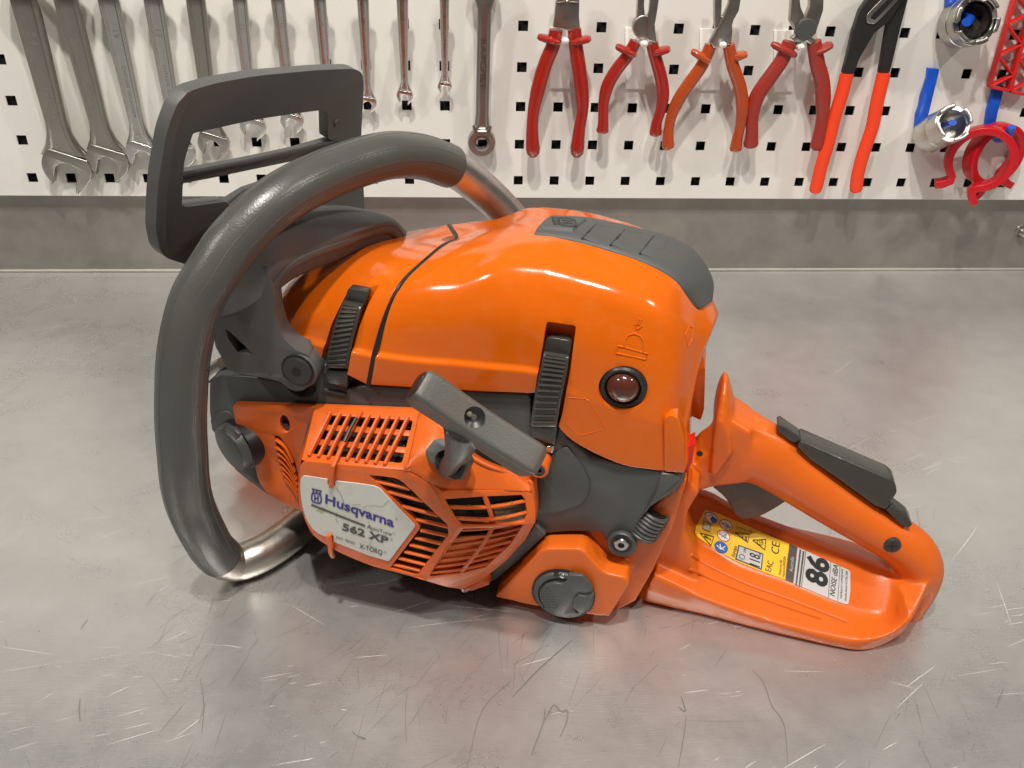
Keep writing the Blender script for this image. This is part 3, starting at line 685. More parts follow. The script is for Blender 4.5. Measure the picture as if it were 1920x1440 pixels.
# flange / front panel
fl=[(x,y,-.0575) for x,y in rnd(pts('436,758 575,763 800,772 812,790 700,870 575,862 566,880 562,900 566,957 548,952 500,925 484,900 478,872 472,845 456,818 441,792'),[8,2,2,4,2,2,6,6,2,2,4,6,6,8,6,8])]
flp=YP(-.0575)
hole_s=circ(534,795,9,17,16,rot=-12)
louv=rnd(pts('514,816 524,818 541,840 553,865 559,890 561,915 560,932 548,915 533,885 522,850'),3)
gr=rnd(pts('606,776 778,783 776,800 755,868 750,874 572,858 575,845'),4)
obj('cover_flange',prism([P(x,y,-.0575) for x,y,_ in fl],Vector((0,.004,0)),holes=[outline(hole_s,flp),outline(louv,flp),outline(gr,flp)]),'cover',cv,bevel=.0010,seg=2)
obj('screw',lathe([(.0035,0),(.003,-.001),(0,-.001)],P(537,801,-.0545),(0,1,0),16),'bolt',saw)
obj('screw_well',prism(outline(circ(534,795,12,20,16),YP(-.0536)),Vector((0,.001,0))),'dark',cv)
obj('louvre_floor',prism(outline(pts('508,812 560,850 568,940 540,930'),YP(-.0537)),Vector((0,.001,0))),'cover',cv)
for a,b,c in [((517,823),(535,838),(549,866)),((518,836),(537,853),(553,884)),((521,848),(540,866),(556,898)),((524,860),(542,879),(558,908)),((527,872),(545,891),(559,918)),((531,884),(547,903),(560,927)),((536,896),(549,912),(560,932))]:
    q=[P(*p,-.0575) for p in smoothpts([a,b,c],4)]
    obj('louvre',tube(q,[(.0016,.0007)]*len(q),8,up=Vector((0,1,0))),'cover',cv)
# left wall of the dome: flange to face
YF=-.090
wall=[[(594,763,-.0575),(575,815,-.0575),(562,862,-.0575),(563,885,-.0575),(559,920,-.0575),(562,955,-.0575)],[(593,766,-.0580),(573,818,-.0640),(560,862,-.076),(561,888,-.078),(559,920,-.078),(563,956,-.078)],[(592,768,-.0590),(577,818,-.0725),(565,862,-.0885),(563,890,-.088),(562,920,-.088),(566,957,-.088)]]
bm,g=grid([[Q(p) for p in r] for r in wall],4,4); o=obj('dome_wall',bm,'cover',cv)
# top grille facet (sloping out from flange to face)
GT=[(600,768,-.0595),(640,770,-.0595),(785,776,-.0595),(780,800,-.068),(757,880,YF),(660,873,YF),(566,863,YF),(572,845,-.083)]
gpl=PL((604,770,-.0595),(785,777,-.0595),(757,880,YF))
ghole=rnd(pts('612,778 774,788 772,798 754,866 750,868 580,850 583,842'),4)
ptop=[gpl(x,y) for x,y in rnd(pts('590,764 798,772 796,790 768,882 660,873 564,862 572,838'),3)]
obj('grille_panel',prism(ptop,-gpl.n*.0025,holes=[outline(ghole,gpl)]),'cover',cv,bevel=.0008)
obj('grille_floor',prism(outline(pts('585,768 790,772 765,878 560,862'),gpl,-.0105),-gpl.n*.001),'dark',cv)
# cross webs (two) and angled ribs
webs=[[(600,797),(690,806),(776,812)],[(590,822),(680,832),(763,841)]]
for wb in ([(592,801),(640,804.5),(700,808.5),(772,814)],[(582,828.5),(640,833.5),(700,839),(765,846)]):
    a=[gpl(x,y,-.0022) for x,y in wb]; obj('web',sweep(a,[(-.0009,-.0019),(.0009,-.0019),(.0009,.0019),(-.0009,.0019)],gpl.n),'cover',cv,bevel=.0004)
for i in range(9):
    xt=620+i*18.2; yt=775+i*1.0; xb=580+i*17.7; yb=855+i*2.1
    if i==3: continue
    a=[gpl(xt,yt,.0002),gpl((xt+xb)/2,(yt+yb)/2,.0012),gpl(xb,yb,.0006)]
    obj('rib',tube(smoothpts(a,3),[(.0022,.0010)]*7,8,up=gpl.n),'cover',cv)
a=[gpl(677,772,.0005),gpl(650,820,.0018),gpl(625,874,.0018)]; fpY=YP(YF-.001)
obj('rib',tube(smoothpts(a,3)+[fpY(623,884,.0008),fpY(621,905,.0006),fpY(622,911,.0)],[(.0022,.0014)]*10,8,up=Vector((0,-1,.2))),'cover',cv)
obj('worn_rib_edge',tube([gpl(668,783,.0028),gpl(655,806,.0034),gpl(645,828,.0034)],[.0011]*3,8),'ink',cv)
obj('rib',tube([fpY(616,1003,.001),fpY(619,1020,.001),fpY(620,1036,.001),P(624,1043,YF+.004)],[(.0014,.0016)]*4,8,up=Vector((0,-1,0))),'cover',cv)
# face with label and inner slats
face=rnd(pts('563,872 572,864 660,873 757,881 804,905 858,988 800,1089 770,1080 700,1062 650,1042 622,1028 600,1014 588,1004 574,980 566,957 561,915'),[6,6,10,6,5,4,3,10,10,10,8,8,8,8,8,10])
inner=rnd(pts('692,891 718,893 744,897 757,905 839,984 841,1003 783,1078 776,1078 731,1065 788,990 784,983'),[2,6,6,4,3,3,3,3,3,4,4])
fp=YP(YF)
obj('face_panel',prism(outline(face,fp),Vector((0,.0035,0)),holes=[outline(inner,fp)]),'cover',cv,bevel=.0013,seg=3)
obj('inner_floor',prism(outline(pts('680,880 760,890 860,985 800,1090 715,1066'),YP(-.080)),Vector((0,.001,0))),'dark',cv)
for a,b in [((700,903),(768,919)),((727,924),(794,942)),((753,951),(821,969)),((779,976),(840,990)),((787,996),(839,1007)),((777,1010),(828,1022)),((767,1023),(819,1036)),((757,1036),(807,1048)),((746,1048),(797,1061)),((737,1060),(787,1072))]:
    p,q=fp(*a,-.0004),fp(*b,-.0004); wv=cross_w(p,q,.0015,fp.n)
    obj('slat',bar(p,q,wv,Vector((0,.0022,0))),'cover',cv,bevel=.0004)
# bottom wall of the dome running back under the cover
bw=[(566,957),(574,980),(588,1004),(622,1028),(650,1042),(700,1062),(770,1080),(800,1089),(868,1104),(905,1088)]
byY=[YF,YF,YF,YF,YF,YF,YF,YF,-.074,-.062]
r0_=[P(x,y,Y) for (x,y),Y in zip(bw,byY)]; r1_=[p+Vector((.004,.020,-.000)) for p in r0_]; r2_=[Vector((p.x+.004,-.045,p.z+.004)) for p in r0_]
bm,g=grid([r0_,r1_,r2_],3,3); obj('dome_bottom',bm,'cover',cv)
# right facets beyond the ridge
f1=[(806,905,YF),(830,926,-.0875),(988,921,-.068),(996,922,-.0665),(1003,960,-.0655),(1003,982,-.0655),(858,988,YF)]
pR1=PL((806,905,YF),(996,922,-.0665),(858,988,YF)); pR2=PL((858,988,YF),(1003,975,-.0655),(800,1089,YF))
R1=[Q(p) for p in [(806,905,YF),(900,921,-.0785),(996,922,-.0665),(1003,955,-.0655),(1002,982,-.0655),(930,990,-.078),(858,988,YF)]]
up_open=pts('832,934 905,931 980,927 985,940 989,965 984,979 928,988 864,988 850,970')
lo_open=pts('864,990 928,990 984,981 960,1020 908,1066 870,1074 806,1080 798,1082')
def ringpanel(name,outer3,pl,hole,back=.003):
    return obj(name,prism([pl(x,y) for x,y in outer3],-pl.n*back,holes=[outline(hole,pl)]),'cover',cv,bevel=.0009)
ringpanel('upper_side_panel',pts('804,903 830,921 988,919 998,926 1004,960 1003,981 984,983 858,988'),pR1,rnd(pts('834,936 905,931 978,928 984,936 989,962 983,978 928,985 868,986 856,972'),3))
ringpanel('lower_side_panel',pts('858,988 984,983 1003,979 985,1012 950,1050 904,1088 868,1105 835,1100 799,1089'),pR2,rnd(pts('868,991 928,990 982,983 958,1020 910,1064 870,1074 812,1082 804,1080'),3))
def yr(pl,x,y,off): return pl(x,y,off)
sl=[[(829,952.5),(915.5,953),(988,940)],[(848,973),(922.5,976),(990,961.5)],[(860,995),(928,991),(986,977)],[(857,1011),(915.5,1005),(979,990)],[(845,1025),(901,1017),(971,1002)],[(834,1039),(892.5,1031),(964,1014.6)],[(825,1052),(883.6,1045),(957,1027)],[(815,1064),(871,1057),(946,1039)],[(805,1075),(860.6,1069.5),(936,1053)]]
def sidept(x,y,off=0):
    # upper facet above the fold (858,988)-(1003,978), lower below; take the facet nearer the back (convex fold)
    a=pR1(x,y,off); b=pR2(x,y,off); return a if y<988-(x-858)*.06 else b
for s in sl:
    a=[sidept(x,y,-.0004) for x,y in smoothpts(s,3)]
    m=len(a); bm=bmesh.new(); h=.00075; dn=Vector((0,.0024,-.0003)); rings=[]
    for i,p in enumerate(a):
        t=(a[min(i+1,m-1)]-a[max(i-1,0)]).normalized(); wv=t.cross(pR1.n).normalized()*h
        rings.append([bm.verts.new(q) for q in (p-wv,p+wv,p+wv+dn,p-wv+dn)])
    for u,v_ in zip(rings,rings[1:]):
        for k in range(4): bm.faces.new([u[k],u[(k+1)%4],v_[(k+1)%4],v_[k]])
    bm.faces.new(rings[0][::-1]); bm.faces.new(rings[-1]); obj('slat',bm,'cover',cv,bevel=.0003,seg=1)
for s in ([(908,928),(918,955),(926,985)],[(926,985),(905,1020),(862,1075)]):
    a=[sidept(x,y,-.0012) for x,y in s]; bm=sweep(a,[(-.0011,-.0012),(.0011,-.0012),(.0011,.0012),(-.0011,.0012)],Vector((0,-1,0))); obj('cross_rib',bm,'cover',cv,bevel=.0004)
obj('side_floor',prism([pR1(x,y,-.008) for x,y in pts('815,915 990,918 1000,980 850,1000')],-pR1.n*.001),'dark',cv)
obj('side_floor',prism([pR2(x,y,-.0045) for x,y in pts('925,1000 990,975 960,1030 905,1080 800,1088 850,1010')],-pR2.n*.001),'cover',cv)
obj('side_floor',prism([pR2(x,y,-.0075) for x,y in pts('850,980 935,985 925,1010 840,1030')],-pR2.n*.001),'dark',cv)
# dust felt seen through the two right upper openings
obj('air_filter_felt',prism([pR1(x,y,-.006) for x,y in pts('925,950 988,936 992,975 932,990')],-pR1.n*.001),mat('dusty felt',(.16,.14,.10),.9,var=.3,scale=200,bump=.6),cv)
# shoulder around the pull handle
sh=[[(785,774,-.0595),(764,868,-.0885),(757,881,YF),],[(800,773,-.060),(792,845,-.083),(782,893,-.0895)],[(822,793,-.066),(822,842,-.080),(806,905,YF)],[(852,832,-.072),(858,870,-.078),(836,921,-.0865)],[(905,868,-.072),(905,893,-.075),(900,921,-.0785)],[(960,886,-.066),(960,903,-.069),(960,921,-.0715)],[(997,893,-.0585),(998,908,-.063),(997,922,-.0665)]]
bm,g=grid([[Q(p) for p in r] for r in sh],4,4)
so=obj('cover_shoulder',bm,'cover',cv); s=so.modifiers.new('s','SOLIDIFY'); s.thickness=.002; s.offset=-1
# upper rim joining shoulder to the crankcase
rim=[[(790,770,-.0575),(815,778,-.0575),(850,815,-.0575),(905,858,-.0575),(960,880,-.0575),(997,890,-.0575)],[(790,773,-.0600),(818,788,-.0655),(851,829,-.0715),(905,866,-.0725),(960,885,-.066),(997,893,-.0590)]]
bm,g=grid([[Q(p) for p in r] for r in rim],3,4); ro=obj('cover_rim',bm,'cover',cv); s=ro.modifiers.new('s','SOLIDIFY'); s.thickness=.002; s.offset=-1
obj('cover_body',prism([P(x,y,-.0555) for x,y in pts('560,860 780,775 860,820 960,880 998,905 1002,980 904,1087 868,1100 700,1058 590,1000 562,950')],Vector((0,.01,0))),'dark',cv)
obj('side_wall',prism([P(x,y,-.0650) for x,y in pts('990,900 999,905 1004,960 1003,981 985,1012 950,1050 904,1089 898,1084 980,1000 996,960')],Vector((0,.011,0))),'cover',cv,bevel=.0008)
obj('screw_eyelet',lathe([(.0055,.012),(.0055,-.0005),(.0048,-.0012),(.0037,-.0012),(.0037,.002)],P(1010,880,-.0640),(0,1,0),28),'cover',cv)
obj('foot_tab',prism(outline(rnd(pts('900,1086 918,1096 884,1108 868,1106'),2),YP(-.064)),Vector((0,.01,0))),'cover',cv,bevel=.0006)
obj('screw',lathe([(.0030,.002),(.0030,-.002),(.0018,-.003),(0,-.003)],P(872,1100,-.060),(0,0,-1),16),'chromed',saw)
obj('edge_guard',prism(outline(pts('1024,1003 1012,1014 968,1056 932,1086 910,1098 898,1085 930,1058 975,1015 1003,985 1010,990'),YP(-.0560)),Vector((0,.006,0))),'grey',saw,bevel=.001)
bm=bmesh.new(); rg_=random.Random(5)
def grain(c):
    r=rg_.uniform(.0002,.0006); vs=[bm.verts.new(c+Vector((rg_.uniform(-1,1),rg_.uniform(-1,1),rg_.uniform(-1,1)))*r) for _ in range(4)]
    for q in ((0,1,2),(0,1,3),(0,2,3),(1,2,3)): bm.faces.new([vs[i] for i in q])
for s_ in sl[:4]:
    for _ in range(60):
        t=rg_.random(); k=0 if t<.5 else 1; u=(t-.5*k)*2; a_,b_=s_[k],s_[k+1]; grain(sidept(a_[0]+(b_[0]-a_[0])*u,a_[1]+(b_[1]-a_[1])*u-rg_.uniform(1,6),-rg_.uniform(.0002,.003)))
for _ in range(260):
    u,v=rg_.random(),rg_.random(); grain(gpl(585+185*u-18*v,783+14*u+78*v,-rg_.uniform(.0012,.004)))
for _ in range(120):
    u=rg_.random(); grain(fp(700+88*u+rg_.uniform(0,50),900+85*u,-rg_.uniform(.001,.006)))
k_=obj('sawdust',bm,mat('dirty sawdust',(.16,.10,.05),.9,var=.5,scale=300),cv,smooth=False); k_['kind']='stuff'
# rope bezel and pull handle
bz=rnd(pts('797,846 813,825 826,821 843,827 873,846 881,862 864,897 851,900 803,864'),3)
PB=PL((797,846,-.0835),(875,846,-.0835),(858,898,-.0925))
obj('rope_bezel',prism(outline(bz,PB,.001),-PB.n*.008,holes=[outline(circ(841,866,27,22,20,rot=25),PB,.001)]),'grey',cv,bevel=.0010)
obj('rope_well',prism(outline(circ(841,866,30,25,20,rot=25),PB,-.004),-PB.n*.003),'ink',cv)
pull=thing('pull_handle',None,None); pull.parent=saw
a=P(781,722,-.112); b=P(1006,870,-.104); ax=(b-a).normalized()
nu_=Vector((0,-.52,.85)); nu_=(nu_-ax*nu_.dot(ax)).normalized(); nv_=ax.cross(nu_)
def rsq(wu,wv,r,n=5):
    o=[]
    for cx,cy,q in ((1,1,0),(-1,1,1),(-1,-1,2),(1,-1,3)):
        for k in range(n):
            t=R(90*q+90*k/(n-1)); o.append((cx*(wu-r)+r*math.cos(t),cy*(wv-r)+r*math.sin(t)))
    return o
bm=bmesh.new(); secs=[]; N=24; pr=rsq(1,1,.24,6)
for i in range(N+1):
    t=i/N; p=a+(b-a)*t; e=1-.12*math.exp(-((t-.0)/.03)**2)-.16*math.exp(-((t-1)/.03)**2)
    wu=(.0078+.0006*math.cos(2*math.pi*t))*e; wv=.0080*e
    p=p+nu_*(-.0012*math.sin(math.pi*t))
    secs.append([bm.verts.new(p+nu_*u*wu+nv_*v*wv) for u,v in pr])
for u,v in zip(secs,secs[1:]):
    for k in range(len(pr)): bm.faces.new([u[k],u[(k+1)%len(pr)],v[(k+1)%len(pr)],v[k]])
bm.faces.new(secs[0][::-1]); bm.faces.new(secs[-1])
mid=P(868,808,-.108); st=[mid,P(862,838,-.105),P(852,858,-.099),P(842,874,-.088),P(838,880,-.082)]
tube(smoothpts(st,5),[(.0098-.0048*min(1,(k/20)*1.9),.0070-.0018*(k/20)) for k in range(21)],18,bm)
bmesh.ops.recalc_face_normals(bm,faces=bm.faces); me=D.meshes.new('p'); bm.to_mesh(me); bm.free(); o=D.objects.new('p',me); COL.objects.link(o); o.parent=saw
r=o.modifiers.new('r','REMESH'); r.mode='VOXEL'; r.voxel_size=.0006; s=o.modifiers.new('s','SMOOTH'); s.iterations=6; s.factor=.5
bpy.context.view_layer.update()
hc=P(893,785,-.1165)
cb=lathe([(0,.012),(.0050,.012),(.0050,-.007),(0,-.007)],hc,nu_*.85+Vector((0,-.5,0)),24); cs=cut(o,[cb])
grip=apply(o,'grip',"pull",pull,50); grip.parent=pull
for k in cs: D.objects.remove(k)
hn=(nu_*.85+Vector((0,-.5,0))).normalized()
obj('rope_hole_floor',lathe([(.0052,.001),(.003,0),(0,-.0015)],hc-hn*.0062,hn,20),'black',pull)
obj('rope_knot',lathe([(0,.0018),(.0012,.0010),(.0014,0),(0,-.001)],hc-hn*.0050+ax*-.0028,hn,10),mat('rope',(.14,.12,.06),.7),pull)
obj('grip_end',prism([a-ax*.0002+nu_*u*.0062+nv_*v*.0064 for u,v in rsq(1,1,.5,5)],-ax*.0004),'ink',pull)
# ---- label plate
lbp=YP(YF-.0002)
lo=rnd(pts('564,897 568,892 590,895 614,899 614,910 628,912 629,902 665,906 700,911 712,916 779,986 730,1051 727,1052 690,1041 626,1016 625,1004 613,1002 613,1007 600,1002 588,994 575,975 567,950 563,920'),[2,3,4,1,1,1,1,4,4,4,3,2,2,4,1,1,1,1,4,5,8,8,8])
lab=obj('label_plate',prism(outline(lo,lbp,.0006),Vector((0,.0006,0))),'label',saw,smooth=False)
lp=YP(YF-.0009)
text('Husqvarna',lp,(609.3,943.4),(738.3,988.8),(.9,-16.9),'blue',lab,bold=.024)
frame_em(593.2,933,(10.2,2.6),(.8,10.2) if False else (.4,-9.6),1,lp,'blue',lab)
decal(line([(583.5,946.5),(684.4,986.5)],3.4),lp,'print',lab,'rule')
text('AutoTune',lp,(688,990.4),(734,1005.4),(.4,-6.6),'print',lab)
text('562 XP',lp,(641.2,993.5),(727.5,1020.5),(1.2,-12.6),'print',lab,bold=.03)
text('PAT. PEND.',lp,(630.6,1010),(667,1022.2),(.3,-4.8),'print',lab)
text('X-TORQ',lp,(673.5,1027.6),(716.5,1040.6),(.8,-8.4),'print',lab,bold=.008)
for p in ((741,974.5),(732,1013.5),(720,1037)): text('®',lp,p,(p[0]+4,p[1]+1.4),(.2,-4),'print',lab)
text('TM',lp,(735.5,1000.5),(740.5,1002),(.1,-2.2),'print',lab)
for q in ([(630,914),(640,930),(646,948)],[(632,960),(630,975),(634,980)],[(660,947),(676,946)],[(680,955),(688,949),(702,949),(716,951)],[(716,951),(730,938)],[(690,978),(700,1005),(694,1020),(704,1035)]):
    decal(line(smoothpts(q,3),.5),lp,'print',lab,'crack')
def mid(pp,Ys,Yf):
    return [Vector((q.x,Yf,q.z)) for q in (P(x,y,Ys) for x,y in pp)]
decal([(603+9*math.cos(a/14*6.283)*(1+.3*math.sin(a*2.1)),957+5*math.sin(a/14*6.283)*(1+.4*math.cos(a*1.7))) for a in range(14)],lp,mat('oil stain',(.40,.37,.24),.5),lab,'stain',-.00005)
# ---- rear handle and fuel tank : one moulding
bm=bmesh.new()
U=pts('1414,772 1452,790 1500,830 1560,877 1610,914 1660,949 1710,981 1742,1010 1757,1045 1752,1085 1732,1128 1710,1160')
Lw=pts('1384,912 1412,914 1450,930 1510,964 1564,994 1620,1024 1658,1046 1680,1064 1690,1085 1688,1106 1672,1130 1650,1160')
pth=[];rr=[]
for (ux,uy),(lx,ly) in zip(U,Lw):
    c=P((ux+lx)/2,(uy+ly)/2,-.001); h=rad(c,math.dist((ux,uy),(lx,ly))/2); pth.append(c); rr.append((min(.0150,h*1.1),h))
pth=smoothpts([tuple(c)+r_ for c,r_ in zip(pth,rr)],4)
tube([Vector(p[:3]) for p in pth],[(max(p[3],.0135),p[4]) for p in pth],24,bm,up=Vector((0,1,0)))
# flare of the grip into the front wall
prism(mid(pts('1340,800 1374,750 1408,772'),.008,-.0150)+[P(x,y,-.0150) for x,y in pts('1404,905 1388,909 1341,914 1300,925 1262,945 1290,892 1310,860')],Vector((0,.030,0)),bm=bm)
prism(mid(pts('1374,752 1410,773 1452,797 1482,825'),.006,-.0105)+[P(x,y,-.0105) for x,y in pts('1450,905 1400,900')],Vector((0,.021,0)),bm=bm)
# hand stop fin
fin=mid(pts('1342,750 1348,718 1357,696 1364,699 1369,716 1376,742 1376,790 1345,850 1333,850 1338,800'),.004,0)
for k_ in range(21):
    a_=-.019+.038*k_/20; h_=1-.55*abs(a_/.024)**2.2; z0_=min(p.z for p in fin)
    if k_<20: prism([Vector((p.x,a_,z0_+(p.z-z0_)*h_)) for p in fin],Vector((0,.038/20+.0004,0)),bm=bm)
# base : stations traced along its length (near foot, near edge, shelf, label wall, rail), far side closed plainly
KB=[[(1205,1128,0),(1210,1105,.018),(1225,1078,.032),(1250,1010,.032),(1252,1000,.033),(1275,938,.052),(1282,922,.056)],
 [(1255,1140,0),(1256,1122,.014),(1262,1095,.027),(1290,1022,.029),(1292,1012,.030),(1318,947,.048),(1325,931,.0525)],
 [(1322,1155,0),(1320,1142,.009),(1321,1124,.020),(1334,1042,.0250),(1336,1031,.0258),(1354,966,.044),(1360,950,.048)],
 [(1392,1173,0),(1388,1163,.007),(1386,1147,.0155),(1386,1072,.0210),(1386,1062,.0218),(1392,985,.040),(1398,969,.0445)],
 [(1470,1192,0),(1469,1185,.006),(1470,1173,.0125),(1470,1102,.0180),(1471,1091,.0188),(1478,1018,.0368),(1482,1003,.041)],
 [(1563,1213,0),(1560,1207,.005),(1560,1194,.0105),(1570,1144,.0140),(1571,1132,.0150),(1576,1059,.0320),(1582,1045,.036)],
 [(1612,1221,0),(1612,1214,.005),(1618,1200,.0115),(1636,1160,.0120),(1640,1149,.0130),(1636,1084,.0270),(1636,1064,.031)],
 [(1650,1213,0),(1655,1204,.006),(1668,1190,.0150),(1672,1160,.0160),(1674,1146,.0180),(1670,1110,.0240),(1668,1084,.029)],
 [(1688,1192,.004),(1700,1180,.014),(1709,1160,.0250),(1706,1140,.0290),(1700,1125,.0300),(1694,1110,.0300),(1690,1100,.0300)]]
rg=[]
for st_ in KB:
    n_=[P(x,y,Z=z) for x,y,z in st_]; r_=n_[-1]
    far=[r_+Vector((.001,.007,0)),Vector((r_.x+.003,max(r_.y+.02,.030),r_.z*.6)),Vector((r_.x+.004,.042,min(.010,r_.z*.4))),Vector((r_.x+.004,.044,0))]
    rg.append(n_+far)
cols=[smoothpts(c,4) for c in zip(*rg)]
rg=[[bm.verts.new(c[i]) for c in cols] for i in range(len(cols[0]))]
for u,v in zip(rg,rg[1:]):
    for k in range(len(u)): bm.faces.new([u[k],u[(k+1)%len(u)],v[(k+1)%len(u)],v[k]])
bm.faces.new(rg[0][::-1]); bm.faces.new(rg[-1])
# web that joins the loop to the end of the base
def hull(vs,bm):
    vv=[bm.verts.new(v) for v in vs]; r_=bmesh.ops.convex_hull(bm,input=vv)
    iv=[v for v in r_['geom_interior'] if isinstance(v,bmesh.types.BMVert)]
    if iv: bmesh.ops.delete(bm,geom=iv,context='VERTS')
he=[P(x,y,Y) for x,y,Y in [(1750,1075,-.012),(1690,1088,-.012),(1686,1108,-.012)]]
he+=[Vector((p.x,.012,p.z)) for p in he]
be=[P(x,y,Z=z) for x,y,z in [(1709,1160,.025),(1700,1178,.014),(1690,1165,.018),(1684,1148,.022)]]
be+=[P(1728,1130,-.020)]
be+=[Vector((p.x-.004,p.y+.004,.003)) for p in be[:2]]+[Vector((p.x,.036,p.z*.7)) for p in be]
bw_=bmesh.new(); hull(he+be,bw_); bmesh.ops.recalc_face_normals(bw_,faces=bw_.faces); mp={v:bm.verts.new(v.co) for v in bw_.verts}
for f_ in bw_.faces: bm.faces.new([mp[v] for v in f_.verts])
bw_.free()
# front wall: column from the base up to the grip root
prism([P(x,y,-.034) for x,y in pts('1262,945 1290,900 1312,925 1290,960 1283,1000 1300,1060 1320,1120 1190,1130 1215,1075')],Vector((0,.050,0)),bm=bm)
handle=remeshed('rear_handle',bm,'tank',saw,.0011,16,.5)
bm=bmesh.new()
# fuel tank
prism([P(x,y,-.047) for x,y in pts('950,1080 1005,1004 1060,996 1190,980 1215,960 1242,936 1290,895 1262,990 1225,1070 1192,1128 1150,1150 1000,1135')],Vector((0,.10,0)),bm=bm)
tf=pts('927,1120 1012,1034 1024,1029 1085,1029 1096,1034 1122,1064 1135,1075 1175,1084 1180,1096 1142,1157 1090,1152 1030,1143')
f3=[P(x,y,-.0640) for x,y in tf]
prism(f3,Vector((0,.03,0)),bm=bm)
tank=remeshed('fuel_tank',bm,'tank',saw,.0011,7,.5)
# oil and fuel caps
fc=P(1056,1114,-.0650); 
fcap=obj('fuel_cap',lathe([(.0180,.008),(.0180,-.0008),(.0172,-.0018),(.0150,-.0022),(.0146,-.0008),(0,-.0008)],fc,(0,1,0),44),'grey',saw)
obj('cap_gap',lathe([(.0190,.004),(.0190,-.0004),(.0180,-.0004),(.0180,.004)],fc,(0,1,0),44),'ink',fcap)
pfc=YP(-.0662)
obj('cap_grip',prism(outline(rnd(pts('1012,1124 1012,1108 1022,1098 1040,1093 1054,1096 1062,1092 1064,1078 1092,1080 1110,1100 1111,1112 1100,1117 1084,1115 1077,1122 1075,1140 1084,1152 1062,1158 1048,1157 1026,1146'),4),pfc,.0022),Vector((0,.003,0))),'grey',fcap,bevel=.0008,seg=2)
obj('cap_lever',prism(outline(rnd(pts('1076,1124 1084,1117 1100,1119 1112,1114 1113,1122 1102,1140 1088,1150 1074,1140'),3),pfc,.0034),Vector((0,.003,0))),'grey',fcap,bevel=.0008)
obj('cap_notch',prism(outline(pts('1038,1075 1046,1074 1047,1080 1039,1081'),pfc,.0012),Vector((0,.002,0))),'ink',fcap)
obj('cap_ball',lathe([(0,-.0016),(.0012,-.001),(.0016,0)],pfc(1054,1079,.0004),(0,1,0),12),'steel',fcap)
bm=bmesh.new()
for i in range(8):
    for k in range(4+min(i,3)):
        x=1015+k*4.2+ (i>5)*4; y=1103+i*5.2
        c=pfc(x,y,.0023); q=.0003; prism([c+Vector((a*q,0,b*q)) for a,b in ((-1,-1),(1,-1),(1,1),(-1,1))],Vector((0,.0006,0)),bm=bm)
k_=obj('knurling',bm,'ink',fcap,smooth=False); k_['kind']='stuff'
# throttle lock, trigger, rear grip insert
def ext(name,pp,Y0,Y1,m,bv,rd=3,par=None,seg=3):
    return obj(name,prism([P(x,y,Y0) for x,y in rnd(pts(pp),rd)],Vector((0,Y1-Y0,0))),m,par or saw,bevel=bv,seg=seg)
ext('throttle_lock','1494,836 1503,828 1515,833 1668,899 1680,909 1682,924 1672,938 1662,956 1640,948 1580,904 1520,862',-.0100,.0045,'latch',.0022,5)
ext('lock_pivot','1457,798 1463,795 1498,819 1502,827 1490,831 1478,825 1458,808',-.0085,.001,'latch',.0012,3)
ext('grip_insert','1661,956 1671,948 1704,973 1711,984 1704,990 1690,984',-.0095,.002,'latch',.0010,3)
ext('throttle_trigger','1334,914 1350,926 1362,938 1370,952 1376,964 1384,972 1395,976 1410,974 1430,968 1452,956 1474,942 1490,938 1480,915 1440,890 1350,890',-.0070,.0070,'pull',.0032,8)
sc=P(1672,1022,-.0150); scr=obj('screw',lathe([(.0052,.004),(.0052,-.0004),(.0044,-.0012),(0,-.0012)],sc,(0,1,0),24),'bolt',saw)
for u in (Vector((.0030,0,.0006)),Vector((-.0006,0,.0030))): obj('cross_slot',bar(sc+Vector((0,-.0014,0))-u,sc+Vector((0,-.0014,0))+u,Vector((u.z,0,-u.x)).normalized()*.0010,Vector((0,.0005,0))),'ink',scr,smooth=False)
obj('pin_hole',lathe([(.0019,-.0004),(0,-.0004)],P(1312,850,-.0200),(0,1,0),16),'ink',handle)
# vibration spring
hx=[];c0=P(1205,1000,-.0480);c1=P(1233,956,-.0460); d=(c1-c0); t=d.normalized(); u=t.cross(Vector((0,1,0))).normalized(); v=t.cross(u)
for k in range(0,7*14+1):
    a=2*math.pi*k/14; hx.append(c0+d*(k/98)+(u*math.cos(a)+v*math.sin(a))*.0076)
obj('vibration_spring',tube(hx,.0013,8),'spring',saw)
obj('spring_seat',tube([c0+d*.05,c0+d*.95],.0060,16),'ink',saw)
# ---- shelf mouldings of the base
bpy.context.view_layer.update()
def hand(px,py,off=0):
    d=rs(px,py).normalized(); ok,loc,nn,_=handle.ray_cast(CS,d)
    return (loc+nn*off) if ok else P(px,py,-.018)
def zpl(z): return PL(Vector((0,0,z)),Vector((1,0,z)),Vector((0,1,z)))
PS=zpl(.0215)
for pp in ([(1296,1040),(1330,1062),(1400,1095),(1480,1124),(1588,1166)],[(1292,1066),(1330,1084),(1400,1112),(1480,1140),(1540,1160)]):
    q=[hand(x,y) for x,y in smoothpts(pp,4)]; obj('moulded_rail',tube(q,[(.0012,.0010)]*len(q),8),'tank',handle)
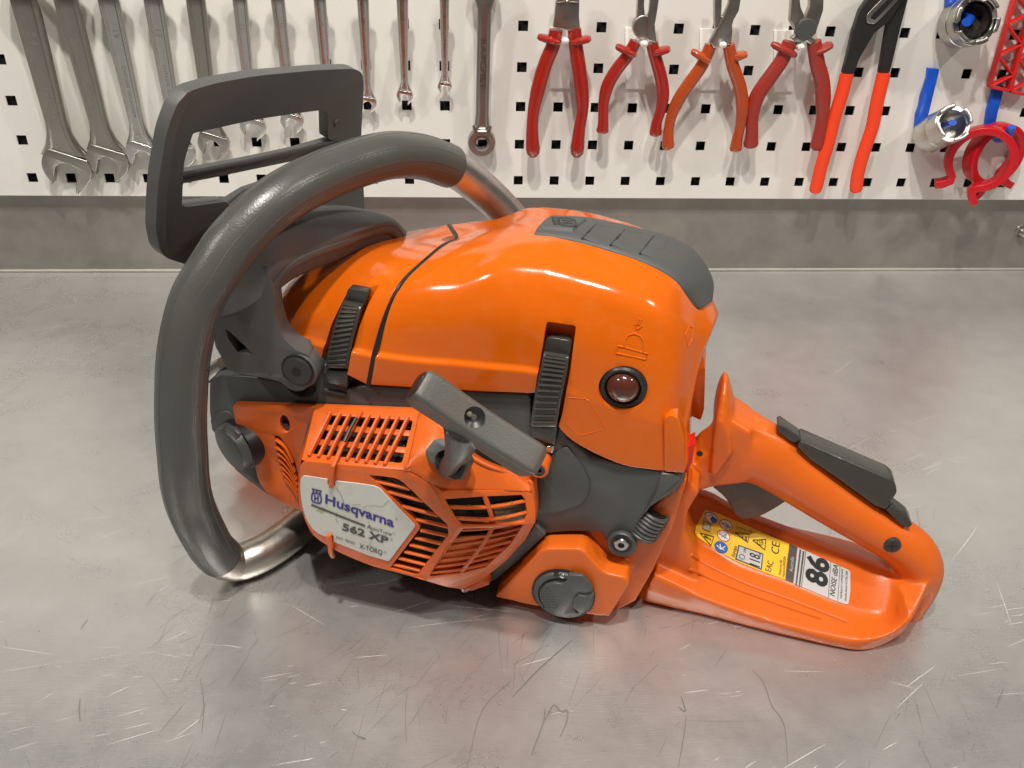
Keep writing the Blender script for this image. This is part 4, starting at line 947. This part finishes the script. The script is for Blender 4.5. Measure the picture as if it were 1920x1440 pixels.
# ---- warning label on the inner wall of the base
WL=PL((1386,1061,-.0175),(1560,1128,-.0175),(1386,987,.0035))
def lpl(x,y,off=0): return hand(x,y,off+.0004)
lo=rnd(pts('1322,955 1345,962 1400,985 1440,1003 1480,1020 1475,1054 1472,1087 1420,1068 1380,1052 1340,1030 1302,1003 1303,990'),[5,3,3,3,0,0,0,3,3,5,6,4])
yl=decal(lo,lpl,'yellow',saw,'warning_label',0,cuts=5)
s1=decal(pts('1480.5,1020 1495,1026 1487,1093 1472.5,1087.5'),lpl,'print',saw,'origin_strip',.0,cuts=4)
sl_=decal(rnd(pts('1495.5,1026 1594,1070 1594,1110 1590,1134 1570,1128 1487.5,1093.5'),[0,5,5,5,3,0]),lpl,'silver',saw,'noise_label',0,cuts=5)
for x in (1499,1505): decal([(x,1028+(x-1495)*.45),(x+3.2,1029.5+(x-1495)*.45),(x-5.2,1097.5+(x-1495)*.4),(x-8,1096.5+(x-1495)*.4)],lpl,'print',sl_,'stripe',.0003,cuts=4)
decal([(1510,1033),(1511.2,1033.5),(1503,1101.5),(1502,1101)],lpl,'print',sl_,'stripe',.0003,cuts=4)
decal([(1557,1052),(1557.8,1052.4),(1553.2,1121.5),(1552.4,1121)],lpl,'print',sl_,'stripe',.0003,cuts=4)
decal([(1574.3,1059.5),(1575.1,1060),(1570.8,1127.3),(1570,1127)],lpl,'print',sl_,'stripe',.0003,cuts=4)
text('86',lpl,(1548.5,1103),(1554,1051),(-38,-15),'ink',sl_,bold=.035,off=.0003)
text('NOISE dBA',lpl,(1564.5,1118.5),(1571.8,1060.5),(-9.5,-4),'ink',sl_,off=.0003,shear=.15)
text('THIS PRODUCT COMPLIES WITH',lpl,(1578.5,1123),(1580.5,1067),(-3.4,-1.5),'ink',sl_,off=.0003)
text('Australian Standard AS 2726.1-2004',lpl,(1586.5,1127),(1589,1071),(-3.8,-1.6),'ink',sl_,off=.0003)
text('Australia',lpl,(1486,1073),(1488.5,1045),(-6.5,-2.6),'silver',s1,off=.0003)
# pictograms
def disc(cx,cy,rx,ry,rot,mo,mi,par,w=.8):
    decal(circ(cx,cy,rx,ry,24,rot),lpl,mo,par,'icon_ring',.0002); decal(circ(cx,cy,rx-w*2,ry-w*1.6,24,rot),lpl,mi,par,'icon_field',.0004)
disc(1333,970.5,13.5,9.5,35,'iconblue','white',yl)
decal(pts('1336,967 1343,973 1344,979 1336,980 1331,973'),lpl,'iconblue',yl,'icon_mark',.0005)
decal(line([(1327,968),(1334,964),(1338,966)],1.2),lpl,'iconblue',yl,'icon_mark',.0005)
disc(1361,984.5,13.5,9.5,35,'iconred','white',yl)
for q in ([(1353,982),(1360,981),(1365,986),(1368,991)],[(1365,986),(1360,992)],[(1352,979),(1358,985),(1370,989)]): decal(line(q,1.1),lpl,'ink',yl,'icon_mark',.0005)
disc(1356.5,1004.5,13.5,9.5,35,'iconred','white',yl)
for q in ([(1348,1000),(1357,1006),(1364,1010)],[(1352,1008),(1360,1002)],[(1358,1010),(1362,1000)]): decal(line(q,1.2),lpl,'print',yl,'icon_mark',.0005)
disc(1352,1026,14,10.5,35,'iconblue','iconblue',yl)
for q in ([(1344,1022),(1352,1030),(1360,1024)],[(1352,1030),(1350,1020)],[(1358,1032),(1353,1027)]): decal(line(q,1.8),lpl,'white',yl,'icon_mark',.0006)
def loopd(p,wd,mt,par): 
    p=p+[p[0]]
    for a,b in zip(p,p[1:]): decal(line([a,b],wd),lpl,mt,par,'icon_line',.0004)
loopd([(1312,999),(1338,1006),(1333,1023)],1.3,'ink',yl); text('!',lpl,(1332,1013),(1333,1010),(-12,-7),'ink',yl,bold=.03,off=.0005)
loopd([(1319,976),(1333,984),(1330,997),(1317,991)],1.1,'print',yl); decal(pts('1321,979 1326,982 1323,993 1319,990'),lpl,'silver',yl,'icon_field',.0003); decal(pts('1328,983 1332,985 1330,995 1325,993'),lpl,'silver',yl,'icon_field',.0003)
loopd([(1378,998.5),(1405,1002),(1402,1017)],1.2,'ink',yl)
for q in ([(1387,1005),(1394,1011),(1401,1013)],[(1392,1004),(1393,1010)],[(1397,1006),(1400,1011)]): decal(line(q,1.4),lpl,'ink',yl,'icon_mark',.0005)
loopd([(1411,1012.5),(1436,1011.5),(1434,1031)],1.4,'ink',yl)
decal(circ(1425,1017,6.5,5,18,35),lpl,'ink',yl,'icon_ring',.0003,holes=[circ(1425,1017,5.2,3.8,18,35)]); decal(line([(1423,1013),(1425,1018),(1429,1017)],1),lpl,'ink',yl,'icon_mark',.0004)
text('CE',lpl,(1460,1040),(1462,1019),(-14.5,-5),'ink',yl,bold=-.005,off=.0005)
text('Europa',lpl,(1377.5,1044),(1382,1025),(-7,-2.6),'print',yl,off=.0004)
decal(pts('1384.5,1021.5 1431.5,1038 1428,1069 1378,1049'),lpl,'print',yl,'value_frame',.0002); decal(pts('1386.5,1024.5 1429,1039.8 1426,1065.5 1381.5,1047.5'),lpl,'silver',yl,'value_box',.0004)
text('118',lpl,(1424,1064),(1424.5,1042),(-19,-7),'ink',yl,off=.0006,bold=.01)
text('dB',lpl,(1426,1044),(1427,1037.5),(-4,-1.4),'ink',yl,off=.0006); text('LWA',lpl,(1398,1036),(1399,1029),(-4.5,-1.6),'ink',yl,off=.0006)
decal(circ(1391,1044,6,4.5,16,30),lpl,'print',yl,'icon_ring',.0006,holes=[circ(1391,1044,4.8,3.4,16,30)])
text('EAC',lpl,(1445,1072.5),(1450.5,1053.5),(-11,-4),'print',yl,off=.0004)
text('Husqvarna AB,',lpl,(1463.5,1079),(1466.5,1050),(-4.5,-1.6),'print',yl,off=.0004); text('Huskvarna SWEDEN',lpl,(1470.5,1083),(1473.5,1044),(-4.5,-1.6),'print',yl,off=.0004)
text('04 03 04 190',lpl,(1379.5,990),(1409,999),(1,-4),'print',yl,off=.0004)

# ================================================================ tools on the pegboard
def wv(px,py,y): return Wd(px,py,y)
def wrench(top,head,wt,wb,hw,tilt,label,size='',legend='',m='chrome',yo=-.012,lead=-.030,up=True,rib=True):
    """open-end side down; top/head in px, wt/wb shank widths px, hw head width px"""
    A=wv(*top,lead); B=wv(*head,yo); L=(B-A); t=L.normalized(); s=Vector((1,0,0)); s=(s-t*s.dot(t)).normalized(); n=s.cross(t).normalized()
    if n.y>0: n=-n
    px=(B-CAM).length/F*.99; pA=(A-CAM).length/F*.99
    r=hw*px/2; wB=wb*px/2; wA=wt*px/2; th=r*.40+.0012
    root=thing('combination_wrench',label,'wrench',B); root['group']='chrome wrenches hanging in a row on the pegboard'
    # head outline (u along t, v along s)
    tl=R(tilt); d=Vector((math.sin(tl),math.cos(tl))); e=Vector((math.cos(tl),-math.sin(tl)))   # (s,t) comps: d = mouth direction
    out=[]; sl=r*.46
    # start at shank right side, go round outside to right jaw tip
    a0=100
    def pt(r_,a):  # a from mouth direction, positive towards e
        a=R(a); v=d*math.cos(a)*r_+e*math.sin(a)*r_; return v
    for a in range(130,20,-10): out.append(pt(r*(1.0 if a>60 else 1.0+.10*(60-a)/40),a))
    out.append(d*(r*1.10)+e*sl*1.22); out.append(d*(r*1.02)+e*sl)
    out.append(d*(r*.10)+e*sl)
    for a in (60,90,120): out.append(-d*(r*.34)*math.sin(R(a))+e*sl*.9*math.cos(R(a))+d*r*.12)
    out.append(d*(r*.10)-e*sl)
    out.append(d*(r*.92)-e*sl); out.append(d*(r*1.0)-e*sl*1.22)
    for a in range(-30,-131,-10): out.append(pt(r,a))
    bm=bmesh.new(); O=Vector((0,0,0))
    f=[O+s*v.x+t*v.y+n*th*.5 for v in out]
    prism(f,-n*th,bm=bm); 
    hd=obj('open_end',bm,m,root,bevel=min(.0014,r*.12),seg=3)
    # shank: lens-shaped bar with fillet into the head
    la=L.length; N=14; secs=[]; bm=bmesh.new()
    for i in range(N+1):
        q=i/N; dist=la*(1-q)                     # distance above head centre
        w_=wA*(1-q)+wB*q
        x=max(0,1-(dist-r*.55)/(r*1.5)); w_=w_+(r*.92-w_)*x*x if dist>r*.35 else w_+(r*.9-w_)
        if dist<r*.55: dist=r*.55
        h=th*(.42 if x<=0 else .42+.06*x)
        c=-t*dist; g=.30
        secs.append([bm.verts.new(c+s*a*w_+n*b*h) for a,b in ((-1,-.35),(-.8,-1),(.8,-1),(1,-.35),(1,.35),(.84,1),(.62,1),(.52,.62),(-.52,.62),(-.62,1),(-.84,1),(-1,.35))])
    for p,q in zip(secs,secs[1:]):
        for k in range(12): bm.faces.new([p[k],p[(k+1)%12],q[(k+1)%12],q[k]])
    # continue the shank above the frame to the ring
    bm.faces.new(secs[0][::-1]); bm.faces.new(secs[-1])
    obj('shank',bm,m,root,bevel=.0004)
    rr=r*.86; rc=-t*(la+rr*1.02); bm=bmesh.new()
    lathe([(rr,-th*.7),(rr,th*.5),(rr*.93,th*.7),(rr*.66,th*.7),(rr*.62,th*.6),(rr*.62,-th*.7),(rr,-th*.7)],rc,n,24,bm); obj('ring_end',bm,m,root,bevel=0)
    # raised legends
    def leg(txt,frac,hgt,flip=False):
        if not txt: return
        me=textmesh(txt,.0,1.1); xs=[v.co.x for v in me.vertices]; x0,x1=min(xs),max(xs); k=hgt/.69
        c=-t*la*(1-frac); nn=n*(th*.42*.62+.0002)
        for v in me.vertices:
            x=(v.co.x-(x0+x1)/2)*k; y=(v.co.y-.35)*k
            v.co=c+t*x-s*(-y)+nn
        me.materials.clear(); obj('legend',me,'steel',root,smooth=False)
    leg(size,.22,wB*.85); leg(legend,.58,wB*.5); leg(size,.88,wB*.75)
    return root
pins=[]
def wr(*a,**k):
    return wrench(*a,**k)
wr((43,-8),(128,312),40,31,76,-18,'largest dull grey wrench, first from the left edge, jaw by the bottom holes','24','VANADIUM',m='chromed')
wr((122,-8),(204,299),36,27,66,-18,'second combination wrench from the left, dull grey, with narrow mirrored slot in its open jaw','22','CHROME',m='chromed')
wr((202,-8),(270,287),33,22,56,-18,'third combination wrench from the left, bright silver, stamped along its shank','19','CHROME VANADIUM')
wr((286,-8),(338,285),30,23,50,-18,'fourth wrench from the left, its jaw hidden behind the hand guard post','17','CHROME VANADIUM')
wr((366,-8),(401,268),30,22,52,-15,'fifth wrench from the left, darker, jaw seen through the left part of the guard window','18','VANADIUM',m='chromed')
wr((449,-8),(475,236),24,17,44,-15,'sixth wrench from the left, light jaw seen in the middle of the guard window','11','VANADIUM')
wr((520,-8),(548,226),23,16,40,-15,'seventh wrench from the left, small pale jaw in the guard window right of the middle','10','CHROME')
wr((599,-8),(617,210),21,14,34,-12,'eighth wrench from the left, jaw cut off by the right corner of the guard window','10','FORGED')
wr((680,-8),(690,192),20,12,31,-12,'wrench hanging just right of the upper guard corner, jaw over a hole','10','CHROME')
wr((754,-8),(759,179),20,11.5,29,-8,'small slim wrench second to the left of the ratchet wrench','9','CHROME VAN')
wr((833,-8),(834,162),16,10.5,25,-6,'smallest wrench with tiny jaw, next on the left to the ratchet wrench','8','CHROME VAN')
# ratchet wrench
A_=wv(909,-12,-.020); B_=wv(903,266,-.012); root=thing('ratchet_wrench','dark chrome ratchet wrench with round ring end hanging between small wrenches and red pliers','wrench',B_)
t=(B_-A_).normalized(); s=(Vector((1,0,0))-t*t.x).normalized(); n=s.cross(t); n=n if n.y<0 else -n; px=(B_-CAM).length/F
la=(B_-A_).length; rr=25*px
obj('ring',lathe([(rr,-.004),(rr,.003),(rr*.94,.0045),(rr*.58,.0045),(rr*.58,-.004),(rr,-.004)],Vector((0,0,0)),n,32),'chromed',root)
bm=lathe([(rr*.60,-.003),(rr*.60,.0050),(rr*.44,.0052),(rr*.42,.0046),(rr*.42,-.003)],Vector((0,0,0)),n,12); obj('ratchet_insert',bm,'steel',root,smooth=False)
bm=bmesh.new(); secs=[]
for i in range(11):
    q=i/10; dist=la*(1-q); w_=(11.5*px if i<9 else (14*px if i==9 else 15*px)); dist=max(dist,rr*.8)
    if i<2: w_=(19-i*7)*px
    secs.append([bm.verts.new(-t*dist+s*a*w_+n*b*.0030) for a,b in ((-1,-.4),(-.7,-1),(.7,-1),(1,-.4),(1,.4),(.75,1),(.45,.6),(-.45,.6),(-.75,1),(-1,.4))])
for p,q in zip(secs,secs[1:]):
    for k in range(10): bm.faces.new([p[k],p[(k+1)%10],q[(k+1)%10],q[k]])
bm.faces.new(secs[0][::-1]); bm.faces.new(secs[-1]); obj('shank',bm,'chromed',root,bevel=.0005)
for sx in (-1,1): obj('switch_horn',tube([-t*rr*.85+s*sx*rr*.45+n*.003,-t*rr*1.25+s*sx*rr*.62+n*.003],[.0028,.0014],10),'steel',root)
obj('switch_lever',tube([-t*rr*.95-s*rr*.3+n*.004,-t*rr*.95+s*rr*.3+n*.004],.0018,8),'steel',root)
me=textmesh('RATCHET',0,1.1)
for v in me.vertices: x,y=v.co.x,v.co.y; v.co=-t*la*.72+t*x*.010-s*(-(y-.35))*.0075+n*.0022
me.materials.clear(); obj('legend',me,'steel',root,smooth=False)
lathe_b=lathe([(rr*.95,-.004),(rr*.95,.004),(rr*.6,.004),(rr*.6,-.004),(rr*.95,-.004)],-t*(la+rr*.8),n,24); obj('ring',lathe_b,'chromed',root)
# -------- pliers
def pliers(left,right,wd,fl,fr,head,label,m,gm,hookpt,plate,headm='chromed',yl=-.030,extra=()):
    c=wv(*hookpt,yl); root=thing('pliers',label,'pliers',c); root['group']='red handled pliers hanging on the pegboard'
    px=(c-CAM).length/F
    def W2(x,y,yy=yl): return wv(x,y,yy)-c
    for side,(pp,fg) in enumerate(((left,fl),(right,fr))):
        q=[W2(x,y,yl+.010*i/(len(pp)-1)) for i,(x,y) in enumerate(pp)]; q=smoothpts(q,5); N=len(q)
        rad_=[]
        for i in range(N):
            u=i/(N-1); k=1+.10*math.sin(u*3.1)-(.18 if .55<u<.9 else 0)*math.sin((u-.55)/.35*math.pi)+(.10 if u>.93 else 0)
            if i==N-1: k=.55
            elif i==N-2: k*=.92
            rad_.append((wd*px/2*k,wd*px/2*k*.80))
        hd=obj('handle',tube(q,rad_,18,up=Vector((1,0,0))),m,root)
        a,b=[W2(x,y,yl) for x,y in fg]; d=b-a
        obj('finger_guard',tube([a,a+d*.12,a+d*.5,a+d*.88,b],[(.0022,.002),(.0034,.0042),(.0040,.0088),(.0034,.0082),(.0022,.004)],14,up=Vector((0,0,1))),gm,hd)
    for k,(pp,dy,th) in enumerate(head):
        bm=prism([W2(x,y,yl-dy) for x,y in pp],Vector((0,th,0))); obj('jaw' if k else 'joint_body',bm,headm if k or True else m,root,bevel=.0012,seg=3)
    for e in extra: e(root,W2,px)
    # hook tab with backing plate
    hp=wv(plate[0],plate[1],0); 
    hk=thing('hook_plate',plate[4],'hook',hp); hk['group']='white plier hooks on the pegboard'
    def W3(x,y,yy): return wv(x,y,yy)-hp
    obj('plate',prism([W3(x,y,-.0030) for x,y in [(plate[0]-plate[2]/2,plate[1]-115),(plate[0]+plate[2]/2,plate[1]-115),(plate[0]+plate[2]/2,plate[1]),(plate[0]-plate[2]/2,plate[1])]],Vector((0,.0030,0))),'plastic',hk,bevel=.0005)
    tip=wv(*hookpt,yl-.010)-hp; obj('peg',tube([Vector((tip.x,-.0035,tip.z-.002)),Vector((tip.x,(tip.y)*.9,tip.z-.001)),tip,tip+Vector((0,-.0015,.001))],[(.0030,.0030),(.0030,.0030),(.0030,.0036),(.0016,.0020)],14),'plastic',hk)
    return root
pliers(pts('1043,56 1037,85 1024,116 1012,155 1001,205 998,245 1000,294'),pts('1077,54 1079.5,85 1085,123 1090,164 1092,205 1086,244 1081,294'),24,((1008,68),(1050,80)),((1066,80),(1108,72)),
 [(pts('1043,0 1087,0 1086,31 1088,54 1066,58 1037,52 1040,30'),.003,.008),(pts('1046,-40 1060,-50 1062,4 1044,6'),.005,.008),(pts('1066,-50 1084,-40 1087,6 1066,4'),.005,.008)],
 'long straight cutting pliers with deep red handles, leftmost of the red pliers','redgrip','redgrip',(1060,76),(1050,166,37,0,'white hook plate behind the leftmost red pliers'))
pliers(pts('1192,77 1178,103 1158,128 1140,159 1132,193 1131,231 1129,249'),pts('1222,80 1229,108 1239,144 1243,175 1239,206 1231,231 1229,255'),21,((1155,86),(1192,104)),((1219,101),(1256,91)),
 [(circ(1208,52,21,24,18),.004,.010),(pts('1198,-30 1210,-30 1208,10 1210,36 1214,60 1190,68 1194,40'),.003,.008),(pts('1222,-30 1240,-30 1233,20 1228,48 1232,82 1210,74 1214,36 1218,18'),.005,.007)],
 'small needle nose pliers with short red handles, second of the red pliers','redgrip','redgrip',(1208,82),(1191,167,37,0,'white hook plate behind the small needle nose pliers'))
def teeth(root,W2,px):
    c=W2(1359,50,-.0345)
    for k in range(8): a=R(200+k*20); q=c+Vector((math.cos(a)*.0048,0,-math.sin(a)*.0048)) ; obj('rivet_mark',lathe([(0,-.0005),(.0005,0)],q,(0,1,0),6),'steel',root)
    obj('rivet',lathe([(0,-.0010),(.0040,-.0008),(.0045,.002)],c+Vector((0,.0008,0)),(0,1,0),24),'grey',root)
pliers(pts('1333,84 1317,121 1294,154 1273.5,185 1259,218 1253,252 1253,280'),pts('1366,84 1374,123 1386.5,159 1392,195 1389,231 1382,262 1379,284'),21,((1297,95),(1330,116)),((1371,110),(1400,100)),
 [(pts('1340,-30 1355,-30 1353,30 1372,34 1374,60 1371,86 1352,84 1341,50'),.004,.008),(pts('1372,-40 1396,-40 1386,20 1376,38 1370,60 1340,92 1331,80 1345,52 1360,24 1367,8'),.006,.007)],
 'pliers with orange brown handles and a toothed round joint, third of the red pliers','amber','amber',(1356,84),(1331,169,37,0,'white hook plate behind the orange brown pliers'),extra=(teeth,))
def joint(root,W2,px): obj('rivet',lathe([(0,-.0030),(.0090,-.0028),(.0098,-.0018),(.0098,.002)],W2(1510,55,-.036),(0,1,0),28),'grey',root)
pliers(pts('1481,78 1467,111 1442,147 1419.4,181 1411,217 1409.7,250 1407,277'),pts('1526,78 1532,117 1541.7,156 1543,200 1539,239 1530,281'),24,((1447,82),(1492,104)),((1520,103),(1560,82)),
 [(pts('1486,-20 1497,-30 1502,14 1509,30 1506,60 1532,76 1520,84 1494,62 1482,40 1484,10'),.005,.008),(pts('1520,-30 1546,-20 1544,20 1534,50 1530,64 1500,84 1484,72 1502,58 1512,30 1519,12'),.003,.008)],
 'combination pliers with dull brick red handles, rightmost of the red pliers','brick','brick',(1503,88),(1470,172,37,0,'white hook plate behind the brick red combination pliers'),extra=(joint,),headm='chromed')
# slip joint pliers with dipped handles
c=wv(1630,150,-.022); root=thing('slip_joint_pliers','long black slip joint pliers with bright orange red dipped handles','pliers',c)
def W4(x,y,yy=-.022): return wv(x,y,yy)-c
px=(c-CAM).length/F
for pp in (pts('1588,138 1578,178 1564,222 1553,267 1539,314 1532,345 1526,362'),pts('1657,138 1645,189 1636,236 1622,278 1610,319 1606,345 1605,361')):
    q=smoothpts([W4(*p) for p in pp],5); N=len(q); obj('dipped_grip',tube(q,[(11.5*px*(1 if i<N-4 else (.97,.9,.75,.45)[i-N+4]),11.0*px*.7) if i<N-1 else (5*px,4*px) for i in range(N)],18,up=Vector((1,0,0))),'orangegrip',root)
for pp,y_ in ((pts('1581,140 1601,140 1612,110 1640,62 1668,40 1700,-10 1680,-40 1640,-20 1613,20 1600,60 1590,105'),-.024),(pts('1649,140 1668,140 1676,110 1690,50 1706,-10 1712,-50 1690,-50 1672,0 1664,50 1656,100'),-.020)):
    obj('arm',prism([W4(x,y,y_) for x,y in rnd(pp,5)],Vector((0,.008,0))),'black',root,bevel=.0016,seg=3)
obj('slot_plate',prism([W4(x,y,-.0255) for x,y in rnd(pts('1624,30 1634,18 1672,-20 1690,-30 1690,-5 1655,32 1640,46 1626,44'),5)],Vector((0,.003,0))),'chromed',root,bevel=.0006)
obj('slot',prism([W4(x,y,-.0262) for x,y in rnd(pts('1632,34 1640,24 1676,-14 1682,-8 1650,28 1640,38'),3)],Vector((0,.001,0))),'ink',root)
obj('pivot_bolt',lathe([(0,-.003),(.004,-.0028),(.005,0),(.005,.003)],W4(1690,-20,-.026),(0,1,0),20),'steel',root)
# -------- blue hooks
def bluehook(pp,lab,tabpts=None,par=None):
    c=wv(*pp[0],0); o=thing('blue_hook',lab,'hook',c); o['group']='blue plastic hooks on the pegboard'
    obj('strip',prism([wv(x,y,-.005)-c for x,y in pp],Vector((0,.005,0))),'bluehook',o,bevel=.0006)
    return o,c
h1,c1=bluehook(pts('1741,128 1762,130 1757,150 1737,232 1722,236 1716,245 1719,215 1724,202 1728,180 1739,146'),'short blue hook strip above the silver castellated socket')
h2,c2=bluehook(pts('1866,160 1884,162 1872,208 1867,232 1852,246 1848,236 1852,208'),'blue hook strip carrying the red clips')
obj('peg',tube([wv(1858,248,-.003)-c2,wv(1872,262,-.020)-c2,wv(1888,258,-.040)-c2,wv(1897,238,-.046)-c2],[(.0035,.005),(.0035,.005),(.0035,.005),(.0030,.004)],12),'bluehook',h2)
obj('peg',tube([wv(1742,235,-.003)-c1,wv(1776,236,-.030)-c1,wv(1786,230,-.040)-c1],[(.0030,.004)]*3,12),'bluehook',h1)
h3,c3=bluehook(pts('1776,-14 1800,-14 1796,12 1774,16'),'blue hook strip at the top edge holding the dark steel socket')
obj('peg',tube([wv(1790,10,-.003)-c3,wv(1820,35,-.020)-c3,wv(1812,42,-.040)-c3],[(.0035,.0045)]*3,12),'bluehook',h3)
# -------- sockets
def socket(back,front,r,yb,yf,label,m,notch,hexn):
    A=wv(*back,yb); B=wv(*front,yf); o=thing('socket',label,'socket',B); ax=(B-A).normalized(); L=(B-A).length
    px=(B-CAM).length/F; rr=r*px
    obj('body',lathe([(rr*.62,-L),(rr*.96,-L+.001),(rr,-L+.003),(rr,-L*.45),(rr*.97,-L*.42),(rr,-L*.38),(rr,-.0006),(rr*.97,0),(rr*.76,0),(rr*.74,-.003),(rr*.70,-L*.6),(0,-L*.6)],Vector((0,0,0)),ax,36),m,o)
    a=Vector((0,0,1)); u=(a-ax*a.dot(ax)).normalized(); v=ax.cross(u)
    if hexn:
        obj('drive_wall',lathe([(rr*.66,-.002),(rr*.66,-L*.55),(0,-L*.56)],Vector((0,0,0)),ax,hexn),'dark',o,smooth=False)
    for k in range(notch):
        a=2*math.pi*(k+.3)/notch; w=.62*2*math.pi/notch; seg=[]
        bm=bmesh.new(); 
        for j in range(7):
            b=a+w*(j/6-.5); dr=u*math.cos(b)+v*math.sin(b); seg.append([bm.verts.new(dr*rr*k_+ax*h) for k_,h in ((1.0,-.001),(1.0,.0052),(.80,.0052),(.78,-.001))])
        for p,q in zip(seg,seg[1:]):
            for i in range(4): bm.faces.new([p[i],p[(i+1)%4],q[(i+1)%4],q[i]])
        bm.faces.new(seg[0][::-1]); bm.faces.new(seg[-1]); obj('tooth',bm,m,o,bevel=.0008)
    return o
socket((1796,46),(1829,38),37,-.004,-.030,'large dark steel castellated socket hanging at the top right of the board','chromed',6,12)
socket((1741,254),(1786,232),30,-.006,-.044,'bright silver socket with four prongs hanging on the short blue hook','alu',4,0)
# -------- red clips (open rings with flared feet)
def ringclip(cx,cy,r,y0,rot,label,wd=.009,foot=((-1,1),(1,1))):
    c=wv(cx,cy,y0); o=thing('ring_clip',label,'clip',c); o['group']='red ring clips on the blue hook'; px=(c-CAM).length/F; R_=r*px
    bm=bmesh.new(); secs=[]; path=[]
    for k in range(31):
        a=R(-62+rot+304*k/30); path.append((math.cos(a)*R_,math.sin(a)*R_))
    a0=path[0]; a1=path[-1]
    def ft(p,sgn): return [(p[0]-sgn*R_*.02,p[1]-R_*.22),(p[0]+sgn*R_*.12,p[1]-R_*.45),(p[0]+sgn*R_*.34,p[1]-R_*.72)]
    # angles run counter clockwise from lower right
    path=[(a0[0]*1.0+R_*.30,a0[1]-R_*.50),(a0[0]+R_*.10,a0[1]-R_*.36),(a0[0]-R_*.06,a0[1]-R_*.16)]+path+[(a1[0]+R_*.06,a1[1]-R_*.16),(a1[0]-R_*.10,a1[1]-R_*.36),(a1[0]-R_*.30,a1[1]-R_*.50)]
    # start angle shift so the gap faces down
    P3=[Vector((x,0,z)) for x,z in path]
    th=R_*.13
    for i,p in enumerate(P3):
        t=(P3[min(i+1,len(P3)-1)]-P3[max(i-1,0)]).normalized(); nn=Vector((-t.z,0,t.x))*th
        secs.append([bm.verts.new(q) for q in (p-nn+Vector((0,-wd/2,0)),p+nn+Vector((0,-wd/2,0)),p+nn+Vector((0,wd/2,0)),p-nn+Vector((0,wd/2,0)))])
    for u,v in zip(secs,secs[1:]):
        for k in range(4): bm.faces.new([u[k],u[(k+1)%4],v[(k+1)%4],v[k]])
    bm.faces.new(secs[0][::-1]); bm.faces.new(secs[-1]); obj('band',bm,'clip',o,bevel=.0008,seg=2)
    return o
q1=ringclip(1864,290,44,-.016,0,'rear red ring clip on the blue hook, its foot pointing to lower right',.015); q1.rotation_euler=(0,R(-14),R(12))
q2=ringclip(1838,298,46,-.034,0,'front red ring clip on the blue hook, its feet hanging below the board edge',.015); q2.rotation_euler=(0,R(20),R(-22))
# -------- red lattice holders
def lattice(A,B,wpx,label):
    c=wv(*A,-.012); o=thing('lattice_holder',label,'holder',c); o['group']='red lattice holders at the right edge'
    def g(x,y,yy=-.012): return wv(x,y,yy)-c
    ax_=Vector((B[0]-A[0],B[1]-A[1])); L=ax_.length; ax_/=L; pr_=Vector((1,.22)).normalized()*wpx
    def at(u,v): p=Vector(A)+ax_*u*L+pr_*v; return g(p.x,p.y)
    def strut(p,q,w=.0022): return bar(p,q,cross_w(p,q,w,Vector((0,1,0))),Vector((0,.008,0)))
    obj('rail',strut(at(0,0),at(1,0)),'redplastic',o,bevel=.0005); obj('rail',strut(at(0,1),at(1,1)),'redplastic',o,bevel=.0005)
    obj('rail',strut(at(0,0),at(0,1),.003),'redplastic',o,bevel=.0005)
    n_=7
    for k in range(n_):
        u=k/n_; w=(k+1)/n_
        obj('strut',strut(at(u,k%2),at(w,(k+1)%2),.0018),'redplastic',o,bevel=.0004)
    return o
lattice((1858,163),(1916,-40),36,'red plastic lattice holder hanging above the red clips')
lattice((1897,172),(1950,-40),36,'second red plastic lattice holder cut off by the right edge')
# -------- screw on the backsplash
c=wv(1913,433,SH); o=thing('wall_screw','shiny chrome screw in the steel backsplash at the right edge','screw',c)
obj('screw_head',lathe([(0,-.010),(.0035,-.009),(.0045,-.006),(.0045,-.004),(.0030,-.003),(.0030,0)],Vector((0,0,0)),(0,1,0),16),'steel',o)
obj('washer',lathe([(.0065,-.0015),(.0068,0)],Vector((0,0,0)),(0,1,0),20),'steel',o)
